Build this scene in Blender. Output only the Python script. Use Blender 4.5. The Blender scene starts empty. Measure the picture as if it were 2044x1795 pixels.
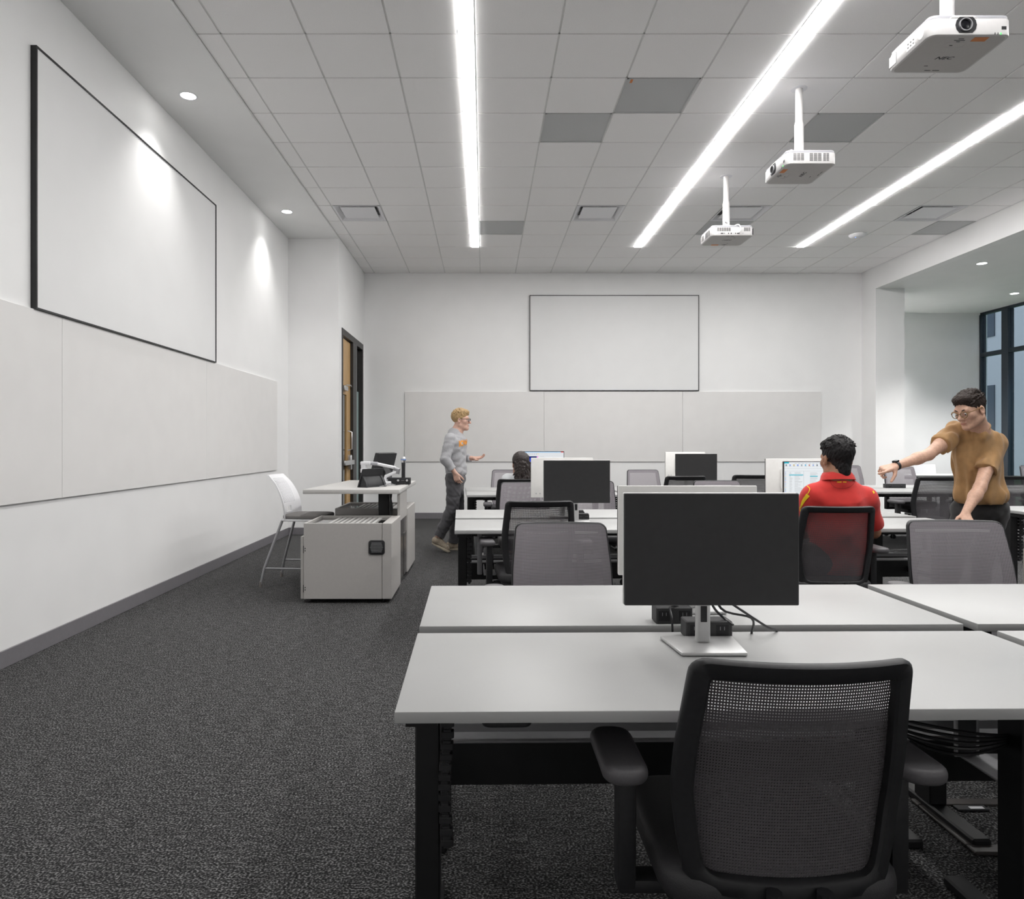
import bpy, bmesh, math, random
import numpy as np
from mathutils import Vector, Matrix
from mathutils.bvhtree import BVHTree

random.seed(7)
rng = np.random.default_rng(11)
PI = math.pi
scene = bpy.context.scene
COL = scene.collection

# ---------------------------------------------------------------- camera
FPX, CX, CY, CAMZ = 1403.0, 966.0, 885.0, 1.31
cam_data = bpy.data.cameras.new('camera')
cam_data.sensor_fit = 'HORIZONTAL'
cam_data.sensor_width = 36.0
cam_data.lens = FPX * 36.0 / 2044.0
cam_data.shift_x = (1022.0 - CX) / 2044.0
cam_data.shift_y = -(897.5 - CY) / 2044.0
cam_data.clip_start = 0.05
camera = bpy.data.objects.new('camera', cam_data)
camera.location = (0, 0, CAMZ)
camera.rotation_euler = (PI / 2, 0, 0)
COL.objects.link(camera)
scene.camera = camera

# ---------------------------------------------------------------- world, exposure
world = bpy.data.worlds.new('dusk_sky')
scene.world = world
world.use_nodes = True
wn = world.node_tree
wn.nodes['Background'].inputs[0].default_value = (0.60, 0.68, 0.80, 1)
wn.nodes['Background'].inputs[1].default_value = 0.6
scene.view_settings.view_transform = 'Standard'
scene.view_settings.look = 'None'
scene.view_settings.gamma = 1.0
scene.view_settings.use_curve_mapping = False
scene.view_settings.exposure = 1.52
scene.cycles.max_bounces = 6
scene.cycles.diffuse_bounces = 4
scene.cycles.glossy_bounces = 3
scene.cycles.transmission_bounces = 3
scene.cycles.transparent_max_bounces = 8
scene.cycles.caustics_reflective = False
scene.cycles.caustics_refractive = False
scene.cycles.use_adaptive_sampling = True
scene.cycles.adaptive_threshold = 0.06
scene.cycles.light_sampling_threshold = 0.03
scene.cycles.use_light_tree = False
STRIP_POWER = 20.0       # radiance of the linear ceiling lights
SPOT_POWER = 22.0        # recessed downlights

# ---------------------------------------------------------------- materials
MATS = {}
def _set(b, k, v):
    if k in b.inputs: b.inputs[k].default_value = v

def mat(name, col, rough=0.5, metal=0.0, var=0.0, scale=40.0, bump=0.0, bscale=None, spec=None, coat=0.0, stretch=None, sheen=0.0):
    """Principled material with noise driven colour variation and relief."""
    if name in MATS: return MATS[name]
    m = bpy.data.materials.new(name); m.use_nodes = True
    nt = m.node_tree; b = nt.nodes['Principled BSDF']
    _set(b, 'Base Color', (*col, 1)); _set(b, 'Roughness', rough); _set(b, 'Metallic', metal)
    if spec is not None: _set(b, 'Specular IOR Level', spec)
    if coat: _set(b, 'Coat Weight', coat)
    if sheen: _set(b, 'Sheen Weight', sheen)
    tc = nt.nodes.new('ShaderNodeTexCoord')
    mp = nt.nodes.new('ShaderNodeMapping')
    if stretch: mp.inputs['Scale'].default_value = stretch
    nt.links.new(tc.outputs['Object'], mp.inputs['Vector'])
    n = nt.nodes.new('ShaderNodeTexNoise'); n.inputs['Scale'].default_value = scale; n.inputs['Detail'].default_value = 1.5
    nt.links.new(mp.outputs['Vector'], n.inputs['Vector'])
    if var:
        r = nt.nodes.new('ShaderNodeValToRGB')
        lo = [max(0, c * (1 - var)) for c in col]; hi = [min(1, c * (1 + var)) for c in col]
        r.color_ramp.elements[0].color = (*lo, 1); r.color_ramp.elements[0].position = 0.3
        r.color_ramp.elements[1].color = (*hi, 1); r.color_ramp.elements[1].position = 0.7
        nt.links.new(n.outputs['Fac'], r.inputs['Fac']); nt.links.new(r.outputs['Color'], b.inputs['Base Color'])
    if bump:
        n2 = n
        if bscale:
            n2 = nt.nodes.new('ShaderNodeTexNoise'); n2.inputs['Scale'].default_value = bscale; n2.inputs['Detail'].default_value = 1
            nt.links.new(mp.outputs['Vector'], n2.inputs['Vector'])
        bp = nt.nodes.new('ShaderNodeBump'); bp.inputs['Strength'].default_value = bump; bp.inputs['Distance'].default_value = 0.01
        nt.links.new(n2.outputs['Fac'], bp.inputs['Height']); nt.links.new(bp.outputs['Normal'], b.inputs['Normal'])
    MATS[name] = m
    return m

def emis(name, col, strength):
    if name in MATS: return MATS[name]
    m = bpy.data.materials.new(name); m.use_nodes = True
    nt = m.node_tree; nt.nodes.remove(nt.nodes['Principled BSDF'])
    e = nt.nodes.new('ShaderNodeEmission'); e.inputs[0].default_value = (*col, 1); e.inputs[1].default_value = strength
    nt.links.new(e.outputs[0], nt.nodes['Material Output'].inputs[0])
    if 'linear' not in name: m.cycles.emission_sampling = 'NONE'      # tiny glowing things
    MATS[name] = m
    return m

def attr_emis(name, strength):
    """A screen: emits the picture stored in the colour attribute."""
    m = bpy.data.materials.new(name); m.use_nodes = True
    nt = m.node_tree; nt.nodes.remove(nt.nodes['Principled BSDF'])
    e = nt.nodes.new('ShaderNodeEmission'); e.inputs[1].default_value = strength
    a = nt.nodes.new('ShaderNodeAttribute'); a.attribute_name = 'Col'
    m.cycles.emission_sampling = 'NONE'
    nt.links.new(a.outputs['Color'], e.inputs[0]); nt.links.new(e.outputs[0], nt.nodes['Material Output'].inputs[0])
    MATS[name] = m
    return m

def mesh_fabric(name, col, px, pz, hx, hz):
    """Woven chair mesh: real open holes between the strands (UV in metres)."""
    m = bpy.data.materials.new(name); m.use_nodes = True
    nt = m.node_tree; b = nt.nodes['Principled BSDF']
    _set(b, 'Base Color', (*col, 1)); _set(b, 'Roughness', 0.75); _set(b, 'Sheen Weight', 0.25)
    uv = nt.nodes.new('ShaderNodeUVMap'); sp = nt.nodes.new('ShaderNodeSeparateXYZ')
    nt.links.new(uv.outputs[0], sp.inputs[0])
    def chan(out, pitch, half):
        a = nt.nodes.new('ShaderNodeMath'); a.operation = 'MULTIPLY'; a.inputs[1].default_value = 1.0 / pitch
        nt.links.new(out, a.inputs[0])
        f = nt.nodes.new('ShaderNodeMath'); f.operation = 'FRACT'; nt.links.new(a.outputs[0], f.inputs[0])
        s = nt.nodes.new('ShaderNodeMath'); s.operation = 'SUBTRACT'; s.inputs[1].default_value = 0.5; nt.links.new(f.outputs[0], s.inputs[0])
        ab = nt.nodes.new('ShaderNodeMath'); ab.operation = 'ABSOLUTE'; nt.links.new(s.outputs[0], ab.inputs[0])
        lt = nt.nodes.new('ShaderNodeMath'); lt.operation = 'LESS_THAN'; lt.inputs[1].default_value = half; nt.links.new(ab.outputs[0], lt.inputs[0])
        return lt.outputs[0]
    c1 = chan(sp.outputs[0], px, hx); c2 = chan(sp.outputs[1], pz, hz)
    mu = nt.nodes.new('ShaderNodeMath'); mu.operation = 'MULTIPLY'
    nt.links.new(c1, mu.inputs[0]); nt.links.new(c2, mu.inputs[1])
    tr = nt.nodes.new('ShaderNodeBsdfTransparent'); mx = nt.nodes.new('ShaderNodeMixShader')
    nt.links.new(mu.outputs[0], mx.inputs[0]); nt.links.new(b.outputs[0], mx.inputs[1]); nt.links.new(tr.outputs[0], mx.inputs[2])
    nt.links.new(mx.outputs[0], nt.nodes['Material Output'].inputs[0])
    MATS[name] = m
    return m

def carpet_material():
    m = bpy.data.materials.new('carpet'); m.use_nodes = True
    nt = m.node_tree; b = nt.nodes['Principled BSDF']
    _set(b, 'Roughness', 0.95); _set(b, 'Specular IOR Level', 0.15)
    tc = nt.nodes.new('ShaderNodeTexCoord')
    def noise(scale, stretch, detail):
        mp = nt.nodes.new('ShaderNodeMapping'); mp.inputs['Scale'].default_value = stretch
        n = nt.nodes.new('ShaderNodeTexNoise'); n.inputs['Scale'].default_value = scale; n.inputs['Detail'].default_value = detail
        nt.links.new(tc.outputs['Object'], mp.inputs[0]); nt.links.new(mp.outputs[0], n.inputs['Vector'])
        return n
    fine = noise(155, (0.85, 1.1, 1), 2.0)
    streak = noise(30, (0.45, 2.6, 1), 3)
    broad = noise(0.7, (1, 1, 1), 2)
    mix = nt.nodes.new('ShaderNodeMix'); mix.data_type = 'FLOAT'; mix.inputs[0].default_value = 0.20
    nt.links.new(fine.outputs['Fac'], mix.inputs[2]); nt.links.new(streak.outputs['Fac'], mix.inputs[3])
    r = nt.nodes.new('ShaderNodeValToRGB'); cr = r.color_ramp
    cr.elements[0].position = 0.38; cr.elements[0].color = (0.008, 0.008, 0.0084, 1)
    cr.elements[1].position = 0.63; cr.elements[1].color = (0.235, 0.233, 0.234, 1)
    e = cr.elements.new(0.51); e.color = (0.043, 0.0426, 0.0432, 1)
    nt.links.new(mix.outputs[0], r.inputs['Fac'])
    hs = nt.nodes.new('ShaderNodeHueSaturation'); nt.links.new(r.outputs['Color'], hs.inputs['Color'])
    mr = nt.nodes.new('ShaderNodeMapRange'); mr.inputs[1].default_value = 0.3; mr.inputs[2].default_value = 0.7
    mr.inputs[3].default_value = 0.93; mr.inputs[4].default_value = 1.07
    nt.links.new(broad.outputs['Fac'], mr.inputs[0]); nt.links.new(mr.outputs[0], hs.inputs['Value'])
    nt.links.new(hs.outputs['Color'], b.inputs['Base Color'])
    bp = nt.nodes.new('ShaderNodeBump'); bp.inputs['Strength'].default_value = 0.7; bp.inputs['Distance'].default_value = 0.006
    nt.links.new(fine.outputs['Fac'], bp.inputs['Height']); nt.links.new(bp.outputs['Normal'], b.inputs['Normal'])
    MATS['carpet'] = m
    return m

def brick_far():
    m = bpy.data.materials.new('far_brickwork'); m.use_nodes = True
    nt = m.node_tree; b = nt.nodes['Principled BSDF']; _set(b, 'Roughness', 0.9)
    tc = nt.nodes.new('ShaderNodeTexCoord'); mp = nt.nodes.new('ShaderNodeMapping')
    mp.inputs['Rotation'].default_value = (PI / 2, 0, PI / 2)
    nt.links.new(tc.outputs['Object'], mp.inputs[0])
    bt = nt.nodes.new('ShaderNodeTexBrick'); bt.inputs['Scale'].default_value = 2.0
    bt.inputs['Color1'].default_value = (0.46, 0.34, 0.31, 1); bt.inputs['Color2'].default_value = (0.36, 0.27, 0.26, 1)
    bt.inputs['Mortar'].default_value = (0.55, 0.52, 0.52, 1)
    nt.links.new(mp.outputs[0], bt.inputs['Vector']); nt.links.new(bt.outputs['Color'], b.inputs['Base Color'])
    MATS['far_brickwork'] = m
    return m

def glass(name, tint, alpha, rough=0.02):
    m = bpy.data.materials.new(name); m.use_nodes = True
    nt = m.node_tree; nt.nodes.remove(nt.nodes['Principled BSDF'])
    t = nt.nodes.new('ShaderNodeBsdfTransparent'); t.inputs[0].default_value = (*tint, 1)
    g = nt.nodes.new('ShaderNodeBsdfGlossy'); g.inputs['Roughness'].default_value = rough; g.inputs[0].default_value = (0.9, 0.95, 1, 1)
    fr = nt.nodes.new('ShaderNodeLayerWeight'); fr.inputs[0].default_value = 0.5
    pw = nt.nodes.new('ShaderNodeMath'); pw.operation = 'POWER'; pw.inputs[1].default_value = 4.0; nt.links.new(fr.outputs['Facing'], pw.inputs[0])
    ml = nt.nodes.new('ShaderNodeMath'); ml.operation = 'MULTIPLY_ADD'; ml.inputs[1].default_value = alpha*0.7; ml.inputs[2].default_value = 0.03; nt.links.new(pw.outputs[0], ml.inputs[0])
    mx = nt.nodes.new('ShaderNodeMixShader')
    nt.links.new(ml.outputs[0], mx.inputs[0]); nt.links.new(t.outputs[0], mx.inputs[1]); nt.links.new(g.outputs[0], mx.inputs[2])
    nt.links.new(mx.outputs[0], nt.nodes['Material Output'].inputs[0])
    MATS[name] = m
    return m

W_PAINT = mat('white_paint', (0.87, 0.868, 0.866), 0.6, var=0.012, scale=3)
W_SOFFIT = mat('soffit_paint', (0.84, 0.842, 0.835), 0.65, var=0.012, scale=3)
TILE = mat('ceiling_tile', (0.90, 0.892, 0.886), 0.85, var=0.06, scale=260)
GRID = mat('ceiling_grid_metal', (0.70, 0.70, 0.69), 0.5, var=0.02)
PLENUM = mat('plenum_shadow', (0.12, 0.12, 0.12), 0.9, var=0.1)
BASEB = mat('baseboard_grey', (0.190, 0.182, 0.196), 0.45, var=0.03)
PANEL = mat('wall_panel_grey', (0.79, 0.778, 0.768), 0.55, var=0.012, scale=5)
SCREEN = mat('screen_white', (0.80, 0.80, 0.80), 0.7, var=0.008, scale=4)
BLACKF = mat('black_frame', (0.012, 0.012, 0.013), 0.4, var=0.05)
CARPET = carpet_material()
TABLE = mat('table_laminate', (0.45, 0.453, 0.45), 0.42, var=0.012, scale=6)
TEDGE = mat('table_edge_band', (0.40, 0.40, 0.385), 0.5, var=0.02)
BLK = mat('black_steel', (0.0115, 0.0115, 0.0125), 0.45, var=0.1, scale=20, spec=0.4)
BLK2 = mat('black_plastic', (0.018, 0.018, 0.02), 0.5, var=0.12, scale=90, spec=0.45)
PADM = mat('arm_pad_rubber', (0.10, 0.096, 0.102), 0.5, var=0.06, scale=200, bump=0)
SEATM = mat('seat_vinyl', (0.035, 0.034, 0.037), 0.5, var=0.08, scale=300, bump=0.12, bscale=380)
FABRIC = mesh_fabric('chair_mesh_grey', (0.33, 0.305, 0.33), 0.0056, 0.0066, 0.25, 0.22)
BACKING = mesh_fabric('chair_mesh_backing', (0.085, 0.078, 0.085), 0.0056, 0.0066, 0.25, 0.22)
SILV = mat('silver_metal', (0.62, 0.62, 0.62), 0.38, metal=0.75, var=0.02)
MONBACK = mat('monitor_back_white', (0.86, 0.85, 0.83), 0.5, var=0.015)
MONSCR = mat('monitor_screen_off', (0.034, 0.034, 0.035), 0.42, var=0.05, spec=0.35)
GREYM = mat('grey_metal', (0.30, 0.30, 0.31), 0.42, metal=0.3, var=0.04)
PROJW = mat('projector_white', (0.62, 0.608, 0.604), 0.4, var=0.012)
PROJG = mat('projector_grey', (0.42, 0.42, 0.45), 0.5, var=0.02)
LECT = mat('lectern_laminate', (0.50, 0.482, 0.465), 0.45, var=0.015)
LECTT = mat('lectern_top', (0.55, 0.54, 0.525), 0.4, var=0.015)
DARKGL = mat('dark_glass', (0.02, 0.019, 0.018), 0.08, var=0.05, coat=0.5)
DARKPAN = mat('dark_gloss_panel', (0.10, 0.095, 0.092), 0.18, var=0.05)
WOOD = mat('maple_veneer', (0.55, 0.34, 0.14), 0.4, var=0.14, scale=9, stretch=(6, 6, 0.6))
FRAMEM = mat('dark_bronze_frame', (0.022, 0.02, 0.019), 0.42, var=0.08)
NAVY = mat('window_frame_navy', (0.012, 0.02, 0.03), 0.4, var=0.08)
TEAL = mat('frosted_teal_glass', (0.40, 0.52, 0.51), 0.35, var=0.02)
CHROME = mat('brushed_chrome', (0.65, 0.65, 0.66), 0.28, metal=0.9, var=0.03)
GRILLE = mat('grille_grey', (0.50, 0.51, 0.51), 0.6, var=0.12, scale=700)
PWHITE = mat('white_plastic', (0.78, 0.78, 0.80), 0.45, var=0.012)
ORANGE = mat('orange_sticker', (0.62, 0.20, 0.04), 0.5, var=0.04)
GREEN = emis('status_green', (0.05, 0.9, 0.1), 1.2)
INK = mat('printed_ink', (0.03, 0.03, 0.032), 0.6, var=0.04)
CORD = mat('black_cord', (0.01, 0.01, 0.011), 0.35, var=0.05)
WCORD = mat('white_cord', (0.75, 0.75, 0.75), 0.5, var=0.02)
CUSH = mat('stool_cushion', (0.19, 0.18, 0.175), 0.8, var=0.06, scale=300, bump=0.1)
BEIGE = mat('computer_case_beige', (0.42, 0.40, 0.37), 0.5, var=0.02)
LENSG = mat('lens_glass', (0.006, 0.006, 0.008), 0.25, var=0.05, spec=0.25)
GLASSW = glass('window_glass', (0.84, 0.90, 0.93), 1.0)
EYEGL = glass('spectacle_glass', (0.97, 0.98, 0.98), 0.9)
STRIPS = [emis('linear_light_strip_%d' % k, (1.0, 0.985, 0.97), STRIP_POWER*f) for k, f in enumerate((0.70, 1.10, 1.28))]   # power set per strip to even out wall brightness
LAMPD = emis('downlight_lens', (1.0, 0.985, 0.965), 9.0)

# ---------------------------------------------------------------- mesh helpers
class MB:
    """Collects shapes, then links them as ONE mesh object."""
    def __init__(s): s.V = []; s.F = []
    def add(s, vs, fs, M=None):
        n = len(s.V)
        s.V += [tuple(M @ Vector(v)) for v in vs] if M is not None else [tuple(v) for v in vs]
        s.F += [tuple(i + n for i in f) for f in fs]
        return s
    def box(s, a, b, M=None):
        x0, y0, z0 = a; x1, y1, z1 = b
        if x0 > x1: x0, x1 = x1, x0
        if y0 > y1: y0, y1 = y1, y0
        if z0 > z1: z0, z1 = z1, z0
        return s.add([(x0,y0,z0),(x1,y0,z0),(x1,y1,z0),(x0,y1,z0),(x0,y0,z1),(x1,y0,z1),(x1,y1,z1),(x0,y1,z1)],
                     [(0,3,2,1),(4,5,6,7),(0,1,5,4),(1,2,6,5),(2,3,7,6),(3,0,4,7)], M)
    def prism(s, poly, z0, z1, M=None):
        n = len(poly)
        vs = [(x,y,z0) for x,y in poly] + [(x,y,z1) for x,y in poly]
        fs = [tuple(range(n))[::-1], tuple(range(n, 2*n))] + [(i, (i+1)%n, (i+1)%n+n, i+n) for i in range(n)]
        return s.add(vs, fs, M)
    def tube(s, pts, r, seg=8, closed=False, M=None, cap=True):
        pts = [Vector(p) for p in pts]; n = len(pts)
        rs = r if isinstance(r, (list, tuple)) else [r]*n
        tang = []
        for i in range(n):
            if closed: t = pts[(i+1)%n] - pts[i-1]
            else: t = pts[min(i+1,n-1)] - pts[max(i-1,0)]
            tang.append(t.normalized())
        up = Vector((0,0,1)) if abs(tang[0].z) < 0.9 else Vector((1,0,0))
        nrm = (up - tang[0]*up.dot(tang[0])).normalized()
        vs = []; fs = []
        for i in range(n):
            nrm = (nrm - tang[i]*nrm.dot(tang[i])).normalized()
            bi = tang[i].cross(nrm)
            for k in range(seg):
                a = 2*PI*k/seg
                vs.append(pts[i] + (nrm*math.cos(a) + bi*math.sin(a))*rs[i])
        m = n if closed else n-1
        for i in range(m):
            j = (i+1) % n
            for k in range(seg):
                l = (k+1) % seg
                fs.append((i*seg+k, i*seg+l, j*seg+l, j*seg+k))
        if cap and not closed:
            fs.append(tuple(range(seg))[::-1]); fs.append(tuple((n-1)*seg + k for k in range(seg)))
        return s.add(vs, fs, M)
    def lathe(s, prof, seg=20, M=None, cap=True):
        vs = []; fs = []; n = len(prof)
        for r, z in prof:
            for k in range(seg):
                a = 2*PI*k/seg
                vs.append((max(r,1e-5)*math.cos(a), max(r,1e-5)*math.sin(a), z))
        for i in range(n-1):
            for k in range(seg):
                l = (k+1) % seg
                fs.append((i*seg+k, i*seg+l, (i+1)*seg+l, (i+1)*seg+k))
        if cap: fs.append(tuple(range(seg))[::-1]); fs.append(tuple((n-1)*seg+k for k in range(seg)))
        return s.add(vs, fs, M)
    def build(s, name, m, parent=None, bevel=0.0, seg=2, angle=35, origin=None, loc=None, flat=False):
        me = make_mesh(name, s.V, s.F, bevel, seg, angle, origin, flat)
        return obj(name, me, m, parent, loc)

def make_mesh(name, V, F, bevel=0.0, seg=2, angle=35, origin=None, flat=False):
    me = bpy.data.meshes.new(name)
    if origin is not None:
        o = Vector(origin); V = [tuple(Vector(v) - o) for v in V]
    me.from_pydata([tuple(v) for v in V], [], F)
    if bevel > 0:
        bm = bmesh.new(); bm.from_mesh(me)
        bmesh.ops.recalc_face_normals(bm, faces=bm.faces)
        es = [e for e in bm.edges if len(e.link_faces) == 2 and e.calc_face_angle(0) > math.radians(28)]
        bmesh.ops.bevel(bm, geom=es, offset=bevel, segments=seg, affect='EDGES', clamp_overlap=True, profile=0.5)
        bm.to_mesh(me); bm.free()
    else:
        bm = bmesh.new(); bm.from_mesh(me)
        bmesh.ops.recalc_face_normals(bm, faces=bm.faces)
        bm.to_mesh(me); bm.free()
    if not flat:
        me.shade_smooth()
        me.set_sharp_from_angle(angle=math.radians(angle))
    me.update()
    return me

def obj(name, me, m, parent=None, loc=None):
    o = bpy.data.objects.new(name, me)
    if m is not None and not me.materials: me.materials.append(m)
    COL.objects.link(o)
    if parent is not None: o.parent = parent
    if loc is not None: o.location = loc
    return o

def tag(o, label, cat, group=None):
    o['label'] = label; o['category'] = cat
    if group: o['group'] = group
    return o

def thing(name, label, cat, loc=(0,0,0), rotz=0.0, group=None):
    o = bpy.data.objects.new(name, None); COL.objects.link(o)
    o.empty_display_size = 0.1
    o.location = loc; o.rotation_euler = (0,0,rotz)
    return tag(o, label, cat, group)

def struct(name, mb, m, bevel=0.0, **k):
    o = mb.build(name, m, bevel=bevel, **k); o['kind'] = 'structure'
    return o

def box_obj(name, a, b, m, parent=None, bevel=0.0, seg=2, origin=None):
    return MB().box(a, b).build(name, m, parent, bevel, seg, origin=origin)

def copy_tree(o, parent=None):
    c = o.copy(); COL.objects.link(c)
    if parent is not None: c.parent = parent
    for ch in o.children: copy_tree(ch, c)
    return c

def P(px, py, Y):
    """world point seen at photo pixel (px,py) at depth Y"""
    return Vector(((px-CX)*Y/FPX, Y, CAMZ-(py-CY)*Y/FPX))

def text_geo(txt, size, shear=0.0, bold=0.0, align='CENTER'):
    cu = bpy.data.curves.new('lettering', 'FONT'); cu.body = txt; cu.size = size; cu.shear = shear; cu.offset = bold
    cu.align_x = align; cu.align_y = 'CENTER'; cu.resolution_u = 2
    o = bpy.data.objects.new('lettering', cu)
    me = o.to_mesh()
    V = [tuple(v.co) for v in me.vertices]; F = [tuple(p.vertices) for p in me.polygons]
    o.to_mesh_clear(); bpy.data.objects.remove(o); bpy.data.curves.remove(cu)
    return V, F

def arc(cx, cy, r, a0, a1, n):
    return [(cx + r*math.cos(a0+(a1-a0)*i/n), cy + r*math.sin(a0+(a1-a0)*i/n)) for i in range(n+1)]

def rrect(w, h, r, n=5, cx=0, cy=0):
    """rounded rectangle outline, counter-clockwise"""
    x, y = w/2-r, h/2-r
    return (arc(cx+x, cy-y, r, -PI/2, 0, n) + arc(cx+x, cy+y, r, 0, PI/2, n) +
            arc(cx-x, cy+y, r, PI/2, PI, n) + arc(cx-x, cy-y, r, PI, 3*PI/2, n))

def curve_pts(ctrl, n=24):
    """Catmull-Rom through control points"""
    c = [Vector(p) for p in ctrl]; c = [c[0]*2-c[1]] + c + [c[-1]*2-c[-2]]
    out = []
    m = len(c)-3
    for i in range(n+1):
        t = i/n*m; k = min(int(t), m-1); t -= k
        p0,p1,p2,p3 = c[k:k+4]
        out.append(0.5*((2*p1)+(p2-p0)*t+(2*p0-5*p1+4*p2-p3)*t*t+(3*p1-p0-3*p2+p3)*t**3))
    return out

# ================================================================ the room
XL, XD, YP, YB = -2.80, -2.075, 10.05, 12.19      # left wall, door wall, pilaster front, back wall
XR, YC, XC, YBAY, XW = 6.55, 11.75, 7.03, 13.98, 9.87
ZC, ZS, ZB, YR = 4.264, 4.238, 3.90, -1.3         # grid ceiling, left soffit, bay ceiling, rear wall
T = 0.14

struct('floor', MB().box((XL-T, YR-T, -0.12), (XW+T, YBAY+T, 0)), CARPET)
struct('wall_left', MB().box((XL-T, YR-T, 0), (XL, YP+T, 4.45)), W_PAINT)
struct('wall_pilaster', MB().box((XL, YP, 0), (XD-0.18, YP+T, 4.45)).box((XD-0.18, YP, 0), (XD, 10.25, 4.45)), W_PAINT)
struct('wall_door', MB().box((XD-0.18, 10.25, 3.0), (XD, 12.03, 4.45)).box((XD-0.18, 12.03, 0), (XD, YB, 4.45)), W_PAINT)
struct('wall_back', MB().box((XD-0.18, YB, 0), (XR, YB+T, 4.45)), W_PAINT)
struct('wall_column', MB().box((XR, YC, 0), (XC, YBAY, ZB)), W_PAINT)
struct('wall_bay', MB().box((XC, YBAY, 0), (XW+T, YBAY+T, ZB+0.3)), W_PAINT)
struct('wall_bulkhead', MB().box((XR, YR, ZB), (XR+T, YB+T, 4.45)), W_PAINT)
struct('wall_rear', MB().box((XL-T, YR-T, 0), (XW+T, YR, 4.45)), W_PAINT)  # unseen wall, stood close behind the camera to bounce light forward
struct('ceiling_bay', MB().box((XR+T, YR, ZB), (XW+T, YBAY+T, ZB+T)), W_SOFFIT)
struct('ceiling_soffit', MB().box((XL, YR, ZS), (XD, YP, ZS+0.2)), W_SOFFIT)

def baseboard(name, a, b):
    o = struct(name, MB().box(a, b), BASEB, bevel=0.003, seg=1)
baseboard('baseboard_left', (XL, YR, 0), (XL+0.012, YP, 0.105))
baseboard('baseboard_pilaster', (XL+0.012, YP-0.012, 0), (XD, YP, 0.105))
baseboard('baseboard_back', (XD, YB-0.012, 0), (XR, YB, 0.105))
baseboard('baseboard_column', (XR, YC-0.012, 0), (XC, YC, 0.105))
baseboard('baseboard_bay', (XC, YBAY-0.012, 0), (XW, YBAY, 0.105))

# ---- suspended ceiling: slab above, metal grid and separate lay-in tiles
ceil = struct('ceiling', MB().box((XD-0.18, YR, ZC+0.06), (XR+T, YB+T, ZC+0.2)), PLENUM)
GX0, GY0, GP = -0.066, 5.066, 0.61
xs = [XD] + [GX0 + GP*k for k in range(-3, 11) if XD < GX0+GP*k < XR-0.05] + [XR]
ys = [GY0 + GP*k for k in range(-10, 12)] + [YB]
STRIPX = (-0.130, 2.310, 4.750); SW = 0.106; SY0, SY1 = 1.406, 10.556
grid = MB()
for x in xs[1:-1]: grid.box((x-0.0075, YR, ZC+0.002), (x+0.0075, YB, ZC+0.03))
for y in ys[:-1]: grid.box((XD, y-0.0075, ZC+0.002), (XR, y+0.0075, ZC+0.03))
grid.box((XD, YR, ZC+0.0), (XD+0.016, YB, ZC+0.03)).box((XR-0.016, YR, ZC+0.0), (XR, YB, ZC+0.03)).box((XD, YB-0.016, ZC+0.0), (XR, YB, ZC+0.03))
grid.build('ceiling_grid', GRID, ceil)
def cell(x, y): return (round((x-GX0)/GP), round((y-GY0)/GP))
grilles = [(1.154, 5.676, 'square grey perforated air grille nearest the camera, beside the middle strip light'),
           (0.544, 6.286, 'square grey perforated air grille between the first two strip lights, left of its neighbour'),
           (2.984, 6.286, 'grey perforated air grille behind the middle hanging projector'),
           (-0.066, 9.336, 'small far grey air grille at the far end of the left strip light'),
           (6.034, 9.336, 'far grey air grille against the bulkhead at the right'),
           (2.984, 9.336, 'far grey air grille half hidden behind the farthest projector')]
diffs = [(-1.896, 8.726, 'white square ceiling air diffuser left of the left strip light'),
         (1.154, 8.726, 'white square ceiling air diffuser between the left and middle strip lights'),
         (2.984, 8.726, 'white square ceiling air diffuser behind the farthest projector pole'),
         (5.424, 8.726, 'white square ceiling air diffuser right of the right strip light')]
taken = {cell(x, y) for x, y, _ in grilles + diffs}
tile_cache = {}
rest = MB()
for j in range(len(ys)-1):
    y0, y1 = ys[j], ys[j+1]
    for i in range(len(xs)-1):
        x0, x1 = xs[i], xs[i+1]
        if cell(x0 if i else x1-GP, y0) in taken: continue
        a, b = x0+0.007, x1-0.007
        for sx in STRIPX:
            if abs((sx+SW/2+0.011) - x1) < 0.02 and y1 > SY0-0.01 and y0 < SY1-0.01: b = sx - SW/2 - 0.012
        w, d = round(b-a, 4), round(y1-y0-0.014, 4)
        if w < 0.03 or d < 0.03: continue
        if y0 < 3.0:
            rest.box((a, y0+0.007, ZC-0.004), (b, y1-0.007, ZC+0.012)); continue
        if (w, d) not in tile_cache:
            tile_cache[(w, d)] = make_mesh('ceiling_tile', *(lambda m: (m.V, m.F))(MB().box((-w/2, -d/2, -0.004), (w/2, d/2, 0.012))), bevel=0.0025, seg=1)
        o = obj('ceiling_tile', tile_cache[(w, d)], TILE, ceil, ((a+b)/2, (y0+y1)/2, ZC + random.uniform(-0.0006, 0.0006)))
r_ = rest.build('ceiling_tiles_behind', TILE, ceil); r_['kind'] = 'stuff'

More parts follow.
